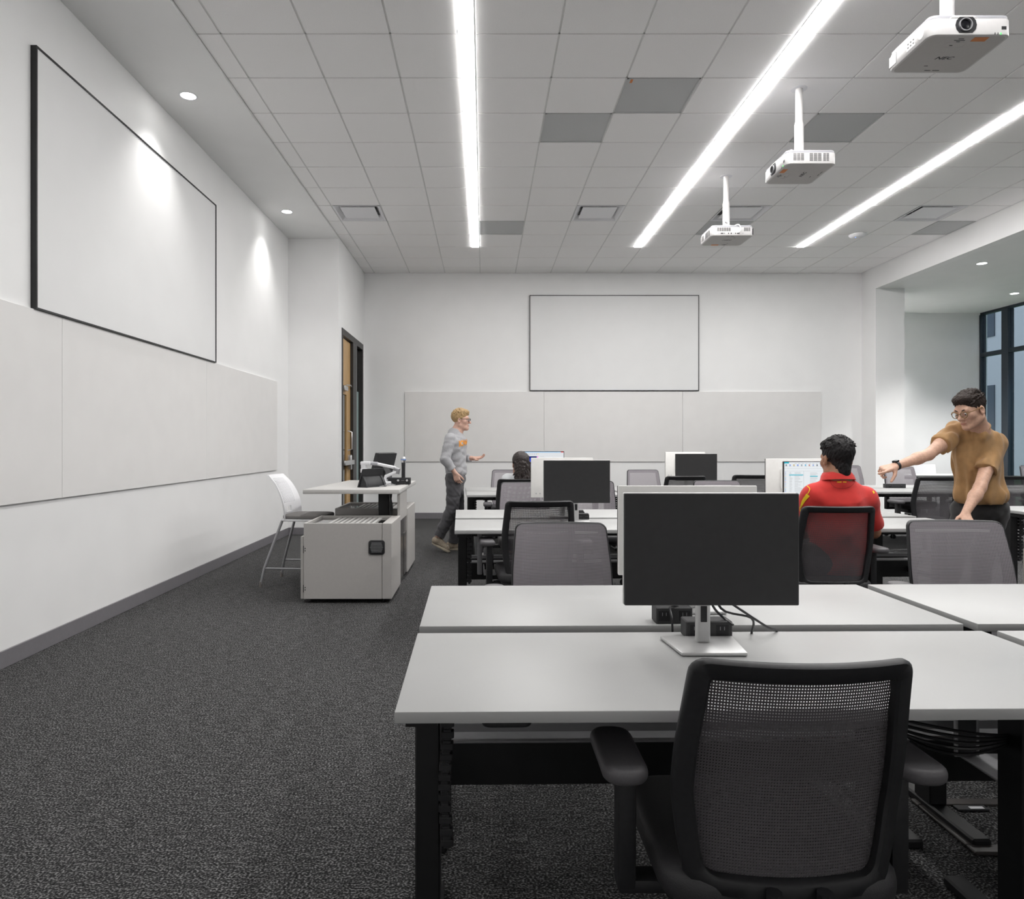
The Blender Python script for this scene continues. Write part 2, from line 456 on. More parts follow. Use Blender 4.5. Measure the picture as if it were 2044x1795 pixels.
# ---- linear lights
for k, (x, lab) in enumerate(zip(STRIPX, ('long recessed strip light at the left, running nearly straight down the picture',
                                          'long recessed strip light in the middle, beside the hanging projectors',
                                          'long recessed strip light at the right, nearest the windows'))):
    t = thing('strip_light', lab, 'ceiling light', (x, (SY0+SY1)/2, ZC), 0, 'recessed linear ceiling lights')
    hl = (SY1-SY0)/2
    MB().box((-SW/2-0.006, -hl, -0.006), (-SW/2, hl, 0.04)).box((SW/2, -hl, -0.006), (SW/2+0.006, hl, 0.04)) \
        .box((-SW/2, hl-0.004, -0.006), (SW/2, hl+0.002, 0.04)).box((-SW/2, -hl-0.002, -0.006), (SW/2, -hl+0.004, 0.04)).build('trim_frame', PWHITE, t)
    a, b, z0, z1 = SW/2-0.001, hl-0.005, -0.012, 0.004  # drop below the ceiling added so the glowing sides light the tiles
    MB().add([(-a,-b,z0),(a,-b,z0),(a,b,z0),(-a,b,z0),(-a,-b,z1),(a,-b,z1),(a,b,z1),(-a,b,z1)], [(0,3,2,1),(0,1,5,4),(1,2,6,5),(2,3,7,6),(3,0,4,7)]).build('diffuser', STRIPS[k], t)

# ---- recessed downlights, each with its own lamp
def downlight(x, y, z, lab, power=SPOT_POWER, aim=None, cone=100, blend=0.9):
    t = thing('downlight', lab, 'downlight', (x, y, z), 0, 'recessed round downlights')
    MB().lathe([(0.062, 0.012), (0.062, -0.004), (0.075, -0.004), (0.078, 0.0), (0.078, 0.012)], 28, cap=False).build('trim_ring', PWHITE, t)
    MB().lathe([(0.0, -0.001), (0.061, -0.001), (0.061, 0.01), (0.0, 0.01)], 28).build('lens', LAMPD, t)
    li = bpy.data.lights.new('downlight_lamp', 'SPOT'); li.energy = power; li.spot_size = math.radians(cone); li.spot_blend = blend
    li.shadow_soft_size = 0.05; li.color = (1, 0.985, 0.965)
    lo = bpy.data.objects.new('downlight_lamp', li); COL.objects.link(lo); lo.parent = t; lo.location = (0, 0, -0.02)
    if aim: lo.rotation_euler = aim
for y, lab in ((-0.02, 'round downlight in the left soffit behind the camera'), (2.95, 'round downlight in the left soffit just out of view'),
               (5.92, 'round downlight in the left soffit above the large wall screen'), (8.88, 'round downlight in the left soffit nearest the pilaster')):
    downlight(-2.49, y, ZS, lab)
downlight(7.17, 10.12, ZB, 'round downlight in the bay ceiling, nearer the room', 230)
downlight(9.17, 12.15, ZB, 'round downlight in the bay ceiling, close to the window', 230)
downlight(7.45, 13.2, ZB, 'round downlight in the bay ceiling hidden by the column', 130)
downlight(7.17, 6.3, ZB, 'added round downlight in the bay ceiling, out of view at the right', 230)  # unseen lamp added to brighten the bay

# ---- air grilles and diffusers
for x, y, lab in grilles:
    w = min(GP, XR-x)
    t = thing('air_grille', lab, 'air grille', (x+w/2, y+GP/2, ZC), 0, 'perforated air grilles in the ceiling')
    hw, hd = w/2-0.008, GP/2-0.008
    MB().box((-hw, -hd, -0.004), (hw, -hd+0.012, 0.012)).box((-hw, hd-0.012, -0.004), (hw, hd, 0.012)) \
        .box((-hw, -hd, -0.004), (-hw+0.012, hd, 0.012)).box((hw-0.012, -hd, -0.004), (hw, hd, 0.012)).build('frame', GRILLE, t)
    MB().box((-hw+0.012, -hd+0.012, 0.0), (hw-0.012, hd-0.012, 0.008)).build('perforated_plate', GRILLE, t)
    if x == 1.154:
        MB().box((-hw+0.03, -hd+0.02, -0.002), (-hw+0.05, -hd+0.075, 0.0)).build('paper_tag', ORANGE, t)
for x, y, lab in diffs:
    t = thing('air_diffuser', lab, 'air diffuser', (x+GP/2, y+GP/2, ZC), 0, 'square ceiling air diffusers')
    h = GP/2-0.006
    fr = MB()
    outer = [(-h,-h),(h,-h),(h,h),(-h,h)]; g = h-0.075
    inner = [(-g,-g),(g,-g),(g,g),(-g,g)]
    vs = [(x_,y_,-0.004) for x_,y_ in outer] + [(x_*0.93,y_*0.93,-0.004) for x_,y_ in outer] + [(x_,y_,0.05) for x_,y_ in inner]
    fs = [(i,(i+1)%4,(i+1)%4+4,i+4) for i in range(4)] + [(i+4,(i+1)%4+4,(i+1)%4+8,i+8) for i in range(4)]
    fr.add(vs, fs).build('frame', PWHITE, t)
    MB().box((-g, -g, 0.05), (g, g, 0.055)).build('duct_opening', PLENUM, t)
    p = h-0.082
    MB().box((-p, -p, 0.004), (p, p, 0.012)).build('face_plate', PWHITE, t, bevel=0.003, seg=1)
    MB().box((-0.012, -g, 0.01), (0.012, g, 0.05)).box((-g, -0.012, 0.01), (g, 0.012, 0.05)).build('bracket', GREYM, t)
t = thing('access_point', 'flat round white wireless device on the ceiling right of the right strip light', 'access point', (5.28, 9.93, ZC-0.005))
MB().lathe([(0.0, -0.042), (0.06, -0.040), (0.10, -0.028), (0.115, -0.010), (0.115, 0.0)], 28).build('dome', PWHITE, t)
MB().lathe([(0.0, -0.0435), (0.006, -0.0435), (0.006, -0.04), (0.0, -0.04)], 8, Matrix.Translation((-0.03, 0, 0))).build('status_lamp', emis('status_blue', (0.1, 0.3, 1), 1.5), t)

# ---- left wall: projection screen and marker panels
def wall_frame_screen(name, lab, origin, size, right, normal):
    """flat screen with a thin black frame; right = direction along the wall, normal = into the room"""
    t = thing(name, lab, 'projection screen', origin)
    R = Matrix((right, (0,0,1), normal)).transposed().to_4x4()
    w, h = size
    MB().box((-w/2+0.011, -h/2+0.011, 0.0), (w/2-0.011, h/2-0.011, 0.030), R).build('screen_surface', SCREEN, t)
    f = 0.011
    for a, b in (((-w/2,-h/2,0),(w/2,-h/2+f,0.038)), ((-w/2,h/2-f,0),(w/2,h/2,0.038)), ((-w/2,-h/2+f,0),(-w/2+f,h/2-f,0.038)), ((w/2-f,-h/2+f,0),(w/2,h/2-f,0.038))):
        MB().box(a, b, R).build('frame_bar', BLACKF, t)
wall_frame_screen('projection_screen', 'large black-framed white projection screen on the left wall', (XL, 5.80, 2.955), (2.92, 1.63), (0,1,0), (1,0,0))
wall_frame_screen('projection_screen', 'black-framed white projection screen on the far back wall', (2.255, YB, 3.045), (2.93, 1.655), (1,0,0), (0,-1,0))

for y0, y1, lab in ((2.22, 4.63, 'pale grey wall panel at the left edge, nearest of the left wall panels'),
                    (4.63, 7.04, 'pale grey wall panel in the middle of the left wall, under the screen'),
                    (7.04, 9.45, 'pale grey wall panel at the far end of the left wall')):
    tag(box_obj('wall_panel', (0, -(y1-y0)/2+0.0015, -0.595), (0.022, (y1-y0)/2-0.0015, 0.595), PANEL, bevel=0.002, seg=1), lab, 'wall panel', 'grey marker panels on the left wall').location = (XL, (y0+y1)/2, 1.545)
for x0, x1, lab in ((-1.372, 1.04, 'pale grey wall panel on the back wall behind the walking man'),
                    (1.04, 3.44, 'pale grey wall panel on the back wall under the far screen'),
                    (3.44, 5.84, 'pale grey wall panel at the right end of the back wall')):
    tag(box_obj('wall_panel', (-(x1-x0)/2+0.0015, -0.022, -0.607), ((x1-x0)/2-0.0015, 0, 0.607), PANEL, bevel=0.002, seg=1), lab, 'wall panel', 'grey marker panels on the back wall').location = ((x0+x1)/2, YB, 1.597)

# ---- door with side light in the recessed corner
d = struct('door_1', MB().box((XD-0.10, 10.25, 2.90), (XD+0.012, 12.03, 3.0)).box((XD-0.10, 10.25, 0), (XD+0.012, 10.31, 2.90)).box((XD-0.10, 11.96, 0), (XD+0.012, 12.03, 2.90))
           .box((XD-0.10, 11.10, 0), (XD+0.012, 11.36, 2.90)).box((XD-0.10, 11.36, 0), (XD-0.02, 11.96, 0.10)), FRAMEM, bevel=0.004, seg=1)
lf = MB().box((XD-0.085, 10.32, 0.02), (XD-0.035, 10.50, 2.885)).box((XD-0.085, 10.80, 0.02), (XD-0.035, 11.09, 2.885)).box((XD-0.085, 10.50, 2.05), (XD-0.035, 10.80, 2.885)).box((XD-0.085, 10.50, 0.02), (XD-0.035, 10.80, 0.25)).build('door_leaf', WOOD, d)
box_obj('glazing', (XD-0.068, 10.50, 0.25), (XD-0.052, 10.80, 2.05), DARKGL, lf)
box_obj('closer', (XD-0.035, 10.42, 2.10), (XD+0.015, 10.68, 2.17), CHROME, d, bevel=0.004)
MB().tube([(XD-0.01, 10.62, 2.19), (XD+0.03, 10.80, 2.20), (XD-0.02, 11.12, 2.20)], 0.008).build('closer_arm', CHROME, d)
MB().box((XD-0.035, 10.36, 0.98), (XD+0.04, 11.06, 1.05)).build('push_bar', CHROME, d, bevel=0.006)
MB().box((XD-0.035, 10.86, 0.90), (XD+0.03, 10.92, 1.13)).build('latch_case', CHROME, d, bevel=0.012)
MB().tube([(XD-0.035, 10.88, 1.20), (XD+0.03, 10.88, 1.22), (XD+0.03, 10.88, 1.48), (XD-0.035, 10.88, 1.50)], 0.014).build('pull_handle', CHROME, d)
box_obj('side_pane', (XD-0.075, 11.36, 0.10), (XD-0.06, 11.96, 2.18), TEAL, d)
box_obj('side_pane', (XD-0.075, 11.36, 2.20), (XD-0.06, 11.96, 2.90), DARKGL, d)
box_obj('mullion', (XD-0.06, 11.36, 0.10), (XD+0.016, 11.385, 2.90), GREYM, d)
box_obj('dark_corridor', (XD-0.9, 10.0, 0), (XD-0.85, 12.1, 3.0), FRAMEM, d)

# ---- window wall on the right
wy = [13.98, 13.30]
while wy[-1] > 4.5: wy.append(wy[-1]-1.62)
win = struct('window_1', MB().box((XW, wy[-1]-0.1, ZB-0.045), (XW+0.09, 13.98, ZB)).box((XW, wy[-1]-0.1, 0), (XW+0.09, 13.98, 0.09)), NAVY)
for k, y in enumerate(wy):
    w = 0.03 if k == 0 else 0.085
    box_obj('mullion', (XW-0.02, y-w, 0.09), (XW+0.10, y+(0 if k == 0 else w), ZB-0.045), NAVY, win, bevel=0.004, seg=1)
for k in range(len(wy)-1):
    a, b = wy[k+1]+0.085, wy[k]-(0.03 if k == 0 else 0.085)
    box_obj('transom', (XW-0.01, a, 3.02), (XW+0.08, b, 3.10), NAVY, win)
    box_obj('pane', (XW+0.03, a, 3.10), (XW+0.042, b, ZB-0.045), GLASSW, win)
    box_obj('pane', (XW+0.03, a, 0.09), (XW+0.042, b, 3.02), GLASSW, win)
struct('wall_window', MB().box((XW, YR, 0), (XW+T, wy[-1]-0.1, ZB+0.1)), W_PAINT)
# outdoors at dusk
o = MB().box((XW+0.3, -30, -0.3), (60, 60, -0.15)).build('lawn', mat('lawn_grass', (0.06, 0.17, 0.05), 0.9, var=0.4, scale=3)); o['kind'] = 'structure'
t = thing('far_building', 'brick building across the lawn seen through the right window', 'building', (24, 20, -0.15))
MB().box((0, -40, 0), (8, 40, 22)).build('brick_wall', brick_far(), t)
for k in range(16):
    for z in (2.0, 6.5, 11.0, 15.5):
        MB().box((-0.05, -37+5*k, z), (0.02, -34.6+5*k, z+2.2)).build('window', mat('far_window_dark', (0.05, 0.06, 0.08), 0.6, var=0.1), t)

# ================================================================ task chairs
ZT, ZBOT = 0.935, 0.435
def back_hw(z):
    t = (z - ZBOT) / (ZT - ZBOT)
    return float(np.interp(t, [0, 0.2, 0.42, 0.6, 1.0], [0.200, 0.222, 0.236, 0.234, 0.216]))
def back_y(x, z):
    t = (z - 0.62)
    return -0.195 - (0.20*t if t > 0 else 0.06*t) - 0.10*max(t,0)**2 + 1.0*x*x
def back_outline(inset, n=72, rt=0.034, rb=0.055):
    rt, rb = max(rt-inset*0.75, 0.006), max(rb-inset*0.6, 0.02)
    za, zb = ZBOT+inset, ZT-inset
    right = []
    for k in range(1, 6): right.append(((back_hw(za+rb)-inset-rb)*k/5, za))            # bottom edge, centre to corner
    xb = back_hw(za+rb)-inset
    for k in range(1, 6): a = -PI/2+PI/2*k/5; right.append((xb-rb+rb*math.cos(a), za+rb+rb*math.sin(a)))
    for k in range(1, 16): z = za+rb+(zb-rt-za-rb)*k/16; right.append((back_hw(z)-inset, z))
    xt = back_hw(zb-rt)-inset
    for k in range(0, 6): a = PI/2*k/5; right.append((xt-rt+rt*math.cos(a), zb-rt+rt*math.sin(a)))
    for k in range(1, 5): right.append(((xt-rt)*(1-k/5), zb))
    left = [(-x, z) for x, z in right[::-1]]
    return right + [(0, zb)] + left + [(0, za)]

def chair_meshes():
    M = {}
    # frame ring
    n = len(back_outline(0))
    rings = [(0.0035, 0.0), (0.0, -0.006), (0.0, -0.018), (0.006, -0.026), (0.034, -0.026), (0.040, -0.020), (0.040, 0.0)]
    V = []; F = []
    for ins, off in rings:
        for x, z in back_outline(ins, n): V.append((x, back_y(x, z)+off, z))
    m = len(rings)
    for r in range(m):
        q = (r+1) % m
        for i in range(n):
            j = (i+1) % n
            F.append((r*n+i, r*n+j, q*n+j, q*n+i))
    M['back_frame'] = make_mesh('back_frame', V, F, angle=50)
    # woven sheet, slightly proud of the frame's front, and its dark backing
    for sheet, off in (('back_mesh', 0.003), ('mesh_backing', 0.0018)):
        V = []; F = []; K = 9
        for k in range(K):
            s = 1 - k/K
            for x, z in back_outline(0.007, n):
                zz = 0.685 + (z-0.685)*s; xx = x*s
                V.append((xx, back_y(xx, zz)+off, zz))
        V.append((0, back_y(0, 0.685)+off, 0.685))
        for k in range(K-1):
            for i in range(n):
                j = (i+1) % n; F.append((k*n+i, k*n+j, (k+1)*n+j, (k+1)*n+i))
        for i in range(n): F.append(((K-1)*n+i, (K-1)*n+(i+1)%n, K*n))
        me = make_mesh(sheet, V, F, angle=80)
        uv = me.uv_layers.new(name='UVMap')
        co = [v.co for v in me.vertices]
        for l in me.loops:
            c = co[l.vertex_index]; uv.data[l.index].uv = (c.x+1, c.z+1)
        M[sheet] = me
    # J bar behind the lower back
    b = MB()
    for s in (-0.05, 0.05):
        b.tube(curve_pts([(s, 0.02, 0.385), (s, -0.12, 0.37), (s, -0.215, 0.40), (s, -0.225, 0.47)], 10), 0.016, 8)
    M['back_support'] = make_mesh('back_support', b.V, b.F)
    # seat
    b = MB().prism(rrect(0.50, 0.47, 0.09, 6, 0, 0.045), 0.398, 0.472)
    M['seat'] = make_mesh('seat', b.V, b.F, bevel=0.028, seg=4, angle=60)
    b = MB().prism(rrect(0.46, 0.43, 0.08, 5, 0, 0.045), 0.378, 0.400)
    M['seat_shell'] = make_mesh('seat_shell', b.V, b.F, bevel=0.006)
    b = MB().box((-0.09, -0.12, 0.31), (0.09, 0.13, 0.38))
    M['mechanism'] = make_mesh('mechanism', b.V, b.F, bevel=0.02, seg=3)
    b = MB().prism(rrect(0.098, 0.25, 0.042, 6), 0.632, 0.666)
    M['arm_pad'] = make_mesh('arm_pad', b.V, b.F, bevel=0.013, seg=3, angle=60)
    b = MB().box((-0.020, -0.032, 0.36), (0.020, 0.032, 0.634))
    M['arm_post'] = make_mesh('arm_post', b.V, b.F, bevel=0.008, seg=2)
    b = MB().box((-0.19, -0.03, 0.352), (0.02, 0.03, 0.384))
    M['arm_bracket'] = make_mesh('arm_bracket', b.V, b.F, bevel=0.008, seg=2)
    b = MB().lathe([(0.028, 0.10), (0.028, 0.24), (0.016, 0.245), (0.016, 0.33)], 14)
    M['gas_column'] = make_mesh('gas_column', b.V, b.F)
    b = MB().lathe([(0.03, 0.065), (0.05, 0.075), (0.05, 0.115), (0.03, 0.12)], 16)
    M['hub'] = make_mesh('hub', b.V, b.F)
    b = MB().tube([(0.03, 0, 0.10), (0.17, 0, 0.09), (0.30, 0, 0.078)], [0.026, 0.021, 0.014], 8)
    M['leg'] = make_mesh('leg', b.V, b.F)
    Rx = Matrix.Rotation(PI/2, 4, 'X')
    b = MB()
    for s in (-0.016, 0.016):
        b.lathe([(0.012, -0.009), (0.027, -0.008), (0.030, 0.0), (0.027, 0.008), (0.012, 0.009)], 14, Matrix.Translation((0.295, s, 0.031)) @ Rx)
    b.tube([(0.295, 0, 0.03), (0.295, 0, 0.075)], 0.007, 6)
    M['caster'] = make_mesh('caster', b.V, b.F)
    return M
CH = chair_meshes()

def chair(x, y, rotz, label, dz=0.0, white=False):
    t = thing('office_chair', label, 'chair', (x, y, 0), rotz, 'black mesh office chairs in the lab')
    for nm, m in (('back_frame', BLK2), ('back_mesh', FABRIC), ('mesh_backing', BACKING), ('back_support', BLK2), ('seat', SEATM), ('seat_shell', BLK2), ('mechanism', BLK2)):
        obj(nm, CH[nm], m, t, (0, 0, dz))
    for s in (-1, 1):
        p = obj('arm_pad', CH['arm_pad'], PADM, t, (s*0.318, -0.015, dz))
        q = obj('arm_post', CH['arm_post'], BLK2, t, (s*0.302, -0.02, dz))
        r = obj('arm_bracket', CH['arm_bracket'], BLK2, t, (s*0.302, -0.02, dz))
        if s < 0: r.rotation_euler = (0, 0, PI)
    obj('gas_column', CH['gas_column'], BLK2, t, (0, 0, 0))
    obj('hub', CH['hub'], BLK2, t)
    for k in range(5):
        l = obj('leg', CH['leg'], BLK2, t); l.rotation_euler = (0, 0, 2*PI*k/5 + 0.3)
        obj('caster', CH['caster'], BLK2, l)
    return t

R = math.radians
CHAIRS = [  # x, y, rotation, label, height offset
    (0.620, 1.605, R(0), 'black mesh office chair nearest the camera, seen from behind at the front table', -0.042),
    (0.365, 3.12, PI, 'grey mesh office chair facing the camera, behind the front-left table', -0.005),
    (2.21, 3.10, PI-R(4), 'grey mesh office chair facing the camera, in front of the tan-shirted man', 0.008),
    (2.140, 4.46, R(-2), 'black mesh office chair the red-shirted man sits in', -0.002),
    (0.335, 4.66, R(4), 'black-framed office chair seen from behind at the left end of the second table row', 0.014),
    (0.375, 6.36, PI, 'grey mesh office chair facing the camera in front of the seated woman', 0.01),
    (1.02, 6.62, PI-R(6), 'grey mesh office chair facing the camera, half hidden by the second-row black monitor', 0.008),
    (2.18, 6.36, PI, 'grey mesh office chair facing the camera behind the monitor of the nearest desk', 0.025),
    (0.36, 7.62, R(0), 'office chair the woman in white sits in', 0.0),
    (0.33, 9.40, PI, 'office chair facing the camera at the far left, behind the seated woman', 0.012),
    (2.19, 9.40, PI+R(4), 'office chair facing the camera alone against the back wall panels', 0.012),
    (2.08, 7.55, R(5), 'black-framed office chair seen from behind below the far black monitor', 0.035),
    (2.84, 7.60, R(-3), 'black-framed office chair seen from behind just left of the lit monitor', 0.045),
    (5.12, 9.74, PI, 'office chair facing the camera just right of the red-shirted man\'s head', 0.06),
    (5.89, 9.74, PI+R(2), 'office chair facing the camera behind the pointing hand', 0.045),
    (4.91, 7.83, R(-3), 'black-framed office chair seen from behind under the pointing arm', 0.01),
    (5.68, 7.80, R(-8), 'black-framed office chair seen from behind right of the tan-shirted man', 0.025),
    (7.83, 9.76, PI, 'office chair facing the camera at the right edge by the window', 0.06),
]
for a in CHAIRS: chair(*a)

# ================================================================ tables
TH, TT = 0.74, 0.026
LINK = make_mesh('chain_link', *(lambda b: (b.V, b.F))(MB().box((-0.016, -0.011, -0.010), (0.016, 0.011, 0.006)).box((-0.010, -0.009, -0.016), (0.010, 0.009, 0.012))), bevel=0.002, seg=1)
def table(x, y, w, dd, rot, label, near=True, links=0, cpu=True):
    """origin at the left front corner"""
    t = thing('work_table', label, 'table', (x, y, 0), rot, 'white-topped work tables in rows')
    top = MB().box((0, 0, TH-TT), (w, dd, TH)).build('tabletop', TABLE, t, bevel=0.0035, seg=2)
    for k, lx in enumerate((0.022, w-0.155)):
        l = MB().box((lx, dd/2-0.045, 0.03), (lx+0.062, dd/2+0.045, TH-TT-0.012)).build('leg', BLK, t, bevel=0.004, seg=1)
        MB().box((lx, 0.05, 0.0), (lx+0.062, dd-0.05, 0.03)).build('foot', BLK, l, bevel=0.006, seg=1)
        MB().box((lx-0.004, 0.06, TH-TT-0.03), (lx+0.066, dd-0.06, TH-TT)).build('top_bracket', BLK, l)
    MB().box((0.085, dd/2-0.02, TH-TT-0.055), (w-0.155, dd/2+0.02, TH-TT-0.008)).build('crossbar', BLK, t, bevel=0.003, seg=1)
    # slotted wire tray under the top
    b = MB().box((0.2, dd*0.72, TH-0.095), (w-0.25, dd*0.72+0.004, TH-TT)).box((0.2, dd*0.94, TH-0.095), (w-0.25, dd*0.94+0.004, TH-TT))
    k = 0.2
    while k < w-0.27:
        b.box((k, dd*0.72, TH-0.097), (k+0.022, dd*0.94, TH-0.093)); k += 0.045
    b.build('wire_tray', BLK, t)
    # height control paddle
    MB().prism(rrect(0.11, 0.055, 0.022, 4, 0.24, 0.045), TH-TT-0.018, TH-TT).build('height_control', BLK2, t, bevel=0.006)
    # cable chain beside the left leg
    cx, cy = 0.100, dd/2-0.05
    if links:
        for k in range(links):
            o = obj('chain_link', LINK, BLK2, t, (cx+0.004*math.sin(k*0.5), cy+0.006*math.sin(k*0.8), TH-TT-0.02-0.0265*k))
            o.scale = (1.0, 1.1, 1.0)
    else:
        b = MB()
        for k in range(13):
            zz = TH-TT-0.02-0.028*k
            b.box((cx-0.016, cy-0.011, zz-0.012), (cx+0.016, cy+0.011, zz+0.008))
        b.tube([(cx, cy, TH-TT), (cx, cy, TH-TT-0.38)], 0.008, 6)
        b.build('cable_chain', BLK2, t)
    if cpu:
        h = MB().box((0.155, dd/2-0.07, 0.40), (0.19, dd/2-0.045, TH-TT)).build('holder_rail', GREYM, t, bevel=0.006)
        MB().box((0.20, dd/2-0.075, 0.395), (0.285, dd/2+0.05, 0.415)).box((0.20, dd/2-0.075, 0.395), (0.206, dd/2+0.05, 0.455)).box((0.279, dd/2-0.075, 0.395), (0.285, dd/2+0.05, 0.455)).build('holder_clamp', CHROME, h, bevel=0.003, seg=1)
        MB().box((0.222, dd/2-0.082, 0.40), (0.262, dd/2-0.07, 0.475)).build('holder_latch', GREYM, h, bevel=0.008)
        MB().tube([(0.222, dd/2-0.076, 0.46), (0.222, dd/2-0.076, 0.54), (0.232, dd/2-0.076, 0.553), (0.252, dd/2-0.076, 0.553), (0.262, dd/2-0.076, 0.54), (0.262, dd/2-0.076, 0.46)], 0.005, 6).build('holder_loop', BLK2, h)
    return t

def trough(x, y, w, rot, label):
    t = thing('cable_trough', label, 'cable trough', (x, y, 0), rot)
    MB().box((0.09, -0.05, 0.41), (w-0.06, 0.05, 0.418)).build('shelf', GREYM, t)
    MB().box((0.09, -0.055, 0.29), (w-0.06, -0.049, 0.412)).build('side_panel', BLK, t)
    MB().box((0.09, 0.049, 0.29), (w-0.06, 0.055, 0.44)).build('side_panel', BLK, t)
    MB().box((0.10, -0.048, 0.445), (w-0.07, -0.03, 0.47)).build('rail', GREYM, t)
    for lx in (0.028, w-0.145):
        MB().box((lx, -0.30, 0.33), (lx+0.05, 0.30, 0.37)).build('bracket', BLK, t, bevel=0.003, seg=1)
    return t

r1, r2, r3 = R(0.9), R(1.9), R(2.2)
def at(x0, y0, rot, dx, dy): return (x0 + dx*math.cos(rot) - dy*math.sin(rot), y0 + dx*math.sin(rot) + dy*math.cos(rot))
rows = [(-0.190, 1.490, r1, 1.715, 0.622, 0.70, 'front', 15),
        (-0.193, 4.600, r2, 1.775, 0.655, 0.765, 'second', 0),
        (-0.190, 7.740, r3, 1.75, 0.63, 0.70, 'third', 0)]
for x0, y0, rr, w, dd, off, nm, lk in rows:
    for k, side in ((0, 'left'), (1, 'right')):
        a = at(x0, y0, rr, k*(w+0.045), 0); b = at(x0, y0, rr, k*(w+0.045), off)
        table(*a, w, dd, rr, f'white work table, near side of the {nm} row, {side} one', links=lk if k == 0 else 0, cpu=(nm == 'second'))
        table(*b, w, dd, rr, f'white work table, far side of the {nm} row, {side} one', cpu=(nm != 'third'))
    c = at(x0, y0, rr, 0, (dd+off)/2)
    trough(*c, 2*w+0.045, rr, f'black cable trough on legs between the tables of the {nm} row')
rr = R(1.0)
table(4.50, 5.76, 1.72, 0.62, rr, 'white work table right of the tan-shirted man, at the right edge')
table(4.52, 8.26, 1.70, 0.62, rr, 'white work table under the pointing arm, near one of the pair')
table(4.51, 8.95, 1.70, 0.62, rr, 'white work table under the pointing arm, far one of the pair', cpu=False)
table(6.27, 8.29, 1.70, 0.62, rr, 'white work table at the right edge by the window, near one of the pair')
table(6.26, 8.98, 1.70, 0.62, rr, 'white work table at the right edge by the window, far one of the pair', cpu=False)
table(7.35, 12.55, 1.80, 0.62, 0, 'white work table far away in the window bay', cpu=False)

# white chair in the bay
t = thing('white_chair', 'white plastic chair far away at the table in the window bay', 'chair', (8.52, 13.38, 0), PI)
b = MB()
V = []; F = []; nu, nv = 11, 10
for sgn in (0, 1):
    for j in range(nv):
        for i in range(nu):
            u = -1+2*i/(nu-1); v = j/(nv-1)
            hw = 0.235-0.02*v
            V.append((u*hw, -0.20-0.05*v+0.25*(u*hw)**2*2 - 0.014*sgn, 0.47+0.43*v))
for sgn in (0, 1):
    o = sgn*nu*nv
    for j in range(nv-1):
        for i in range(nu-1):
            F.append((o+j*nu+i, o+j*nu+i+1, o+(j+1)*nu+i+1, o+(j+1)*nu+i))
bd = [i for i in range(nu)] + [j*nu+nu-1 for j in range(1, nv)] + [(nv-1)*nu+i for i in range(nu-2, -1, -1)] + [j*nu for j in range(nv-2, 0, -1)]
for k in range(len(bd)): F.append((bd[k], bd[(k+1)%len(bd)], bd[(k+1)%len(bd)]+nu*nv, bd[k]+nu*nv))
obj('backrest', make_mesh('backrest', V, F, angle=50), PWHITE, t)
MB().prism(rrect(0.46, 0.44, 0.08), 0.43, 0.46).build('seat', PWHITE, t, bevel=0.01)
for sx in (-1, 1):
    for sy in (-1, 1):
        MB().tube([(sx*0.19, sy*0.17, 0.43), (sx*0.22, sy*0.21, 0)], 0.011, 8).build('leg', CHROME, t)

# ---- beige computer under the right hand table
t = thing('computer_case', 'beige computer case standing under the table at the right edge', 'computer', (4.98, 6.18, 0))
MB().box((-0.09, -0.2, 0.03), (0.09, 0.2, 0.43)).build('case', BEIGE, t, bevel=0.006)
MB().box((-0.07, -0.204, 0.30), (0.07, -0.2, 0.40)).build('drive_panel', GREYM, t)
for sx in (-1, 1):
    for sy in (-1, 1):
        MB().box((sx*0.07-0.015, sy*0.17-0.02, 0), (sx*0.07+0.015, sy*0.17+0.02, 0.031)).build('foot', BLK2, t)
# silver computer lying under the front table
t = thing('small_computer', 'silver small computer hung under the front table with cables plugged in', 'computer', (1.33, 1.93, 0.60))
MB().box((-0.09, -0.10, 0), (0.10, 0.10, 0.065)).build('case', SILV, t, bevel=0.006)
for k in range(4): MB().box((-0.07+0.035*k, -0.103, 0.018), (-0.048+0.035*k, -0.1, 0.034)).build('port', BLK2, t)
MB().box((-0.10, -0.09, 0.065), (-0.08, 0.09, 0.118)).box((0.08, -0.09, 0.065), (0.10, 0.09, 0.118)).build('hanger', BLK, t)
for k in range(5):
    pts = curve_pts([(0.90+0.05*k, 1.99-0.02*k, 0.66-0.012*k), (1.02+0.03*k, 1.88, 0.60-0.02*k), (1.20, 1.80-0.008*k, 0.575-0.012*k), (1.36, 1.83, 0.55-0.006*k), (1.50, 1.95, 0.52)], 20)
    MB().tube(pts, 0.0045, 6).build('cable', CORD, t, origin=(1.33, 1.93, 0.60))
# floor box
t = thing('floor_box', 'open black floor outlet box on the carpet under the front tables', 'floor box', (1.73, 2.40, 0))
o_, i_ = 0.17, 0.125
MB().box((-o_, -o_, 0), (o_, -i_, 0.012)).box((-o_, i_, 0), (o_, o_, 0.012)).box((-o_, -i_, 0), (-i_, i_, 0.012)).box((i_, -i_, 0), (o_, i_, 0.012)).build('rim', mat('floor_box_bronze', (0.05, 0.045, 0.042), 0.4, var=0.1), t, bevel=0.003, seg=1)
MB().box((-i_, -i_, 0.001), (i_, i_, 0.006)).build('carpet_insert', CARPET, t)
MB().box((-0.05, 0.085, 0.006), (0.06, 0.12, 0.014)).build('cable_flap', BLK2, t, bevel=0.002, seg=1)
MB().box((-0.005, 0.09, 0.0141), (0.045, 0.105, 0.0155)).build('paper_label', PWHITE, t)
